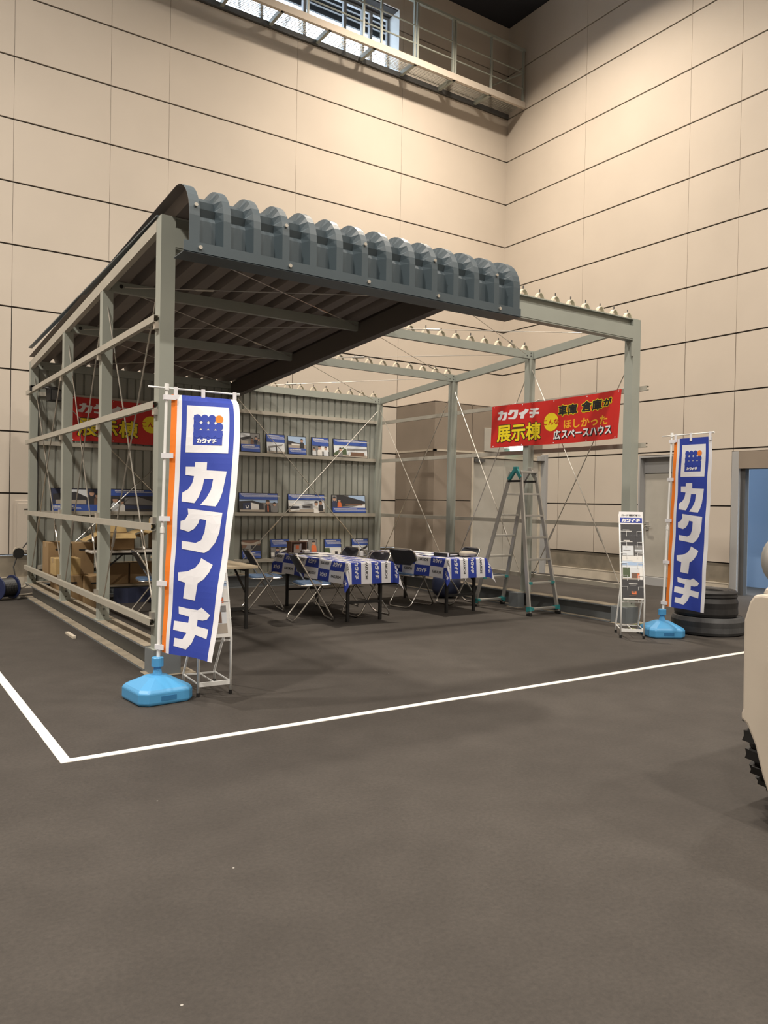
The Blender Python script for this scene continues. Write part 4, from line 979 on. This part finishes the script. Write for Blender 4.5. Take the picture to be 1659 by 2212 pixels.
# ------------------------------------------------------------------ tyres, truck, reel, lamp
def tyre(label, x, y, z, R_, H_, Ri, m, ribs):
    pf = [(Ri, .02)]; pf += [(R_*.86, 0), (R_*.97, H_*.06), (R_, H_*.2), (R_*.985, H_*.5), (R_, H_*.8), (R_*.97, H_*.92)]
    r = R_*.95; 
    for i in range(ribs):
        pf += [(r, H_), (r-.012, H_+.008), (r-.024, H_)]; r -= .034
    pf += [(Ri+.02, H_*.97), (Ri, H_*.9), (Ri-.01, H_*.5), (Ri, .02)]
    o = MB()
    v = []; n = 72
    for rr, zz in pf:
        for j in range(n): v.append((rr*math.cos(2*math.pi*j/n), rr*math.sin(2*math.pi*j/n), zz))
    f = [(i*n+j, i*n+(j+1) % n, (i+1)*n+(j+1) % n, (i+1)*n+j) for i in range(len(pf)-1) for j in range(n)]
    o.add(v, f); b = o.build('tyre', m); b.location = (x, y, z)
    return tag(b, label, 'tyre')
tyre('wide dusty gray tyre lying flat at the bottom of the tyre pile', 5.99, -.80, 0, .385, .19, .20, m_rubg, 1)
tyre('black tyre with ribbed sidewall lying on top of the tyre pile', 5.97, -.79, .192, .335, .205, .17, m_rubber, 2)
tyre('thinner worn black tyre topmost on the tyre pile', 5.99, -.78, .40, .325, .075, .18, m_rubber, 3)

tk = thing('pickup_truck', 'cream off-road truck at the right edge, only its front corner in view', 'truck', (1.30, -4.10, 0), 0)
# local x back along the truck, y across to its other side (negative)
out = [(-.07, 1.022), (-.035, 1.015), (-.015, .985), (.009, .90), (.008, .70), (.006, .51), (.012, .49), (.012, .462), (-.015, .444), (-.055, .363), (-.09, .242), (-.121, .166), (-.16, .105), (-.26, .08)]
out += [(-1.72-y, z) for y, z in out[::-1]]
MB().extr(out, (0, 0, 0), (0, 1, 0), (0, 0, 1), (.13, 0, 0)).build('front_panel', m_truck, tk, bevel=.012)
MB().extr([(.10, -.05), (.14, .0), (.32, .085), (1.7, .085), (1.7, -1.80), (.32, -1.80), (.14, -1.72), (.10, -1.67)], (0, 0, .985), (1, 0, 0), (0, 1, 0), (0, 0, .05)).build('bonnet', m_truck, tk, bevel=.02)
fe = MB(); arch = [(.14, .46), (.17, .55), (.26, .70), (.42, .80), (.58, .81), (.76, .74), (.90, .58), (.97, .40)]
side = [(.14, .99)]+arch+[(1.7, .40), (1.7, .99)]
n_ = len(side); yo = lambda x: -.005+.09*min(1, max(0, (x-.14)/.20))
fe.add([(x, yo(x), z) for x, z in side]+[(x, yo(x)-.05, z) for x, z in side], [tuple(range(n_)), tuple(range(n_, 2*n_))[::-1]]+[(i, n_+i, n_+(i+1) % n_, (i+1) % n_) for i in range(n_)])
fe.build('fender', m_truck, tk)
MB().box(-.012, .02, -.42, -.13, .60, .80).build('headlamp_recess', m_dgray, tk, bevel=.02)
MB().lathe([(.0, -.02), (.07, -.018), (.085, 0)], (-.008, -.27, .70), 24, axis='X').build('headlamp', m_alu, tk, smooth=True)
def wheel():
    w_ = MB(); R_, hw = .375, .125; n = 60
    pf = [(.21, -.085), (.30, -hw+.0), (.345, -hw+.008), (R_-.012, -hw+.035), (R_-.012, hw-.035), (.345, hw-.008), (.30, hw), (.21, .085), (.20, 0), (.21, -.085)]
    v = [(r*math.cos(2*math.pi*j/n), y, r*math.sin(2*math.pi*j/n)) for r, y in pf for j in range(n)]
    f = [(i*n+j, i*n+(j+1) % n, (i+1)*n+(j+1) % n, (i+1)*n+j) for i in range(len(pf)-1) for j in range(n)]
    w_.add(v, f)
    for j in range(26):
        for s in (-1, 1):
            a = 2*math.pi*(j+(.5 if s > 0 else 0))/26; c, sn = math.cos(a), math.sin(a)
            rr = R_-.002; 
            w_.obox((rr*c, s*.062, rr*sn), (c*.009, 0, sn*.009), (-sn*.026, s*.012, c*.026), (sn*.006*s, .055, -c*.006*s))
            w_.obox(((R_-.02)*c, s*(hw-.012), (R_-.02)*sn), (c*.016, 0, sn*.016), (-sn*.026, 0, c*.026), (0, .012, 0))
    return w_
wh = wheel(); wh.v = [(p[0]+.575, p[1]-.005, p[2]+.375) for p in wh.v]; wo = wh.build('wheel', m_rubber, tk)
MB().lathe([(.0, -.09), (.20, -.085), (.20, .07), (.12, .075), (0, .06)], (.575, -.005, .375), 30, axis='Y').build('rim', m_alu, wo)
MB().box(.14, 3.4, -1.60, -.17, .42, .95).box(1.7, 3.6, -1.80, .085, .45, 1.3).build('body_shell', m_truck, tk, bevel=.03)
mr = MB().tube([(.07, -.075, .99), (.07, -.078, 1.08)], .009, 8).build('mirror_stem', m_black, tk)
mr_ = MB().lathe([(.0, -.055), (.055, -.045), (.092, -.01), (.10, .015), (.085, .03), (.0, .034)], (0, 0, 0), 28, axis='X').build('front_mirror', m_alu, tk, smooth=True)
mr_.location = (.075, -.118, 1.17); mr_.scale = (1, .85, 1.12); mr_.rotation_euler = (0, 0, .5)
w2 = wo.copy(); col.objects.link(w2); w2.location = (0, -1.72, 0)
w3 = wo.copy(); col.objects.link(w3); w3.location = (2.5, 0, 0); w4 = wo.copy(); col.objects.link(w4); w4.location = (2.5, -1.72, 0)

rl = thing('cable_reel', 'dark blue cable drum lying on the floor at the far left edge', 'cable reel', (-.30, 5.42, .165), .55)
for x in (-.12, .12): MB().lathe([(.155, -.008), (.16, -.004), (.16, .004), (.155, .008)], (x, 0, 0), 28, axis='X').lathe([(.05, -.014), (.05, .014)], (x, 0, 0), 12, axis='X').build('flange', m_cable, rl)
wn_ = MB()
for i in range(9): wn_.lathe([(.115, -.0115), (.127, 0), (.115, .0115)], (-.098+i*.0245, 0, 0), 24, axis='X')
wn_.build('wound_cable', m_black, rl)
MB().tube([(.12, .10, -.11), (.16, -.02, -.15), (.20, -.06, -.155)], .016, 8).build('handle', m_white, rl)
rp = []
for i in range(22): 
    t_ = i/21; rp.append((-.16+.5*t_, 5.3+.32*t_+.06*math.sin(t_*9), .012))
tag(MB().tube(rp, .006, 6).build('power_cable', m_black), 'black power cable running over the floor from the cable reel to the garage corner', 'cable')
pl = MB().tube([(-.15, 5.45, .12), (.06, 5.62, .19)], .015, 6).tube([(-.1, 5.62, .03), (.12, 5.75, .03)], .014, 6)
tag(pl.build('timber_strip', m_sill), 'pale timber strips lying behind the cable reel', 'timber')
ws = thing('work_lamp', 'small round lamp head on a thin arm by the lower left wall hatch', 'lamp', (.03, 6.45, 0))
MB().lathe([(.0, -.02), (.075, -.02), (.08, .01), (.06, .035)], (.0, 0, .55), 20, axis='Y').build('lamp_head', m_black, ws); MB().lathe([(.082, -.01), (.082, .02)], (.0, .0, .565), 20, axis='Y').build('lamp_rim', m_sill, ws)
MB().tube([(0, .05, 0), (-.06, .05, .35), (.0, .03, .55), (.14, .0, .74)], .010, 6).build('arm', m_dgray, ws); MB().lathe([(.0, -.03), (.05, -.03), (.055, .02)], (.17, 0, .78), 16, axis='Y').build('lamp_cap', m_black, ws)
fl = thing('floodlight', 'black floodlight clamped to the top left rail of the garage', 'floodlight', (.10, 5.12, 2.79))
MB().box(-.16, .0, -.02, .02, .03, .06).box(-.17, -.13, -.02, .02, -.02, .05).build('clamp', m_black, fl)
MB().tube([(.0, -.01, .045), (.05, -.06, .03), (.05, -.06, -.02)], .012, 6).build('bracket', m_black, fl)
hm = MB(); hm.extr([(-.02, .07), (.10, .02), (.10, -.13), (-.0, -.14)], (.03, -.02, .0), (.35, -.94, 0), (0, 0, 1), (.15, .055, 0)); hm.build('lamp_housing', m_black, fl, bevel=.006)
MB().extr([(.101, .01), (.106, .01), (.106, -.12), (.101, -.12)], (.045, -.015, .0), (.35, -.94, 0), (0, 0, 1), (.12, .044, 0)).build('front_glass', m_dgray, fl)
cb = MB().tube([(.10, D3-.02+.02*math.sin(z*7), z) for z in lin(2.75, .25, 24)], .006, 6); tag(cb.build('lamp_cable', m_black), 'thin black cable hanging down the rear left post from the floodlight', 'cable')
lt_ = MB().box(-.09, -.055, 2.0, 2.32, .0, .022).build('wood_offcut', m_sill); lt_.location = (-.09, .0, 0); tag(lt_, 'small pale wood offcut lying by the left base beam', 'offcut')
gh = []
for i in range(30): t_ = 2*math.pi*i/30; gh.append((5.72+.42*math.cos(t_)*.9, -.30+.20*math.sin(t_), .008+.004*(i % 2)))
tag(MB().tube(gh, .007, 6, closed=True).build('garden_hose', mat('hose_green', (.32, .36, .14), .5)), 'loop of pale green hose on the floor behind the right flag', 'hose')
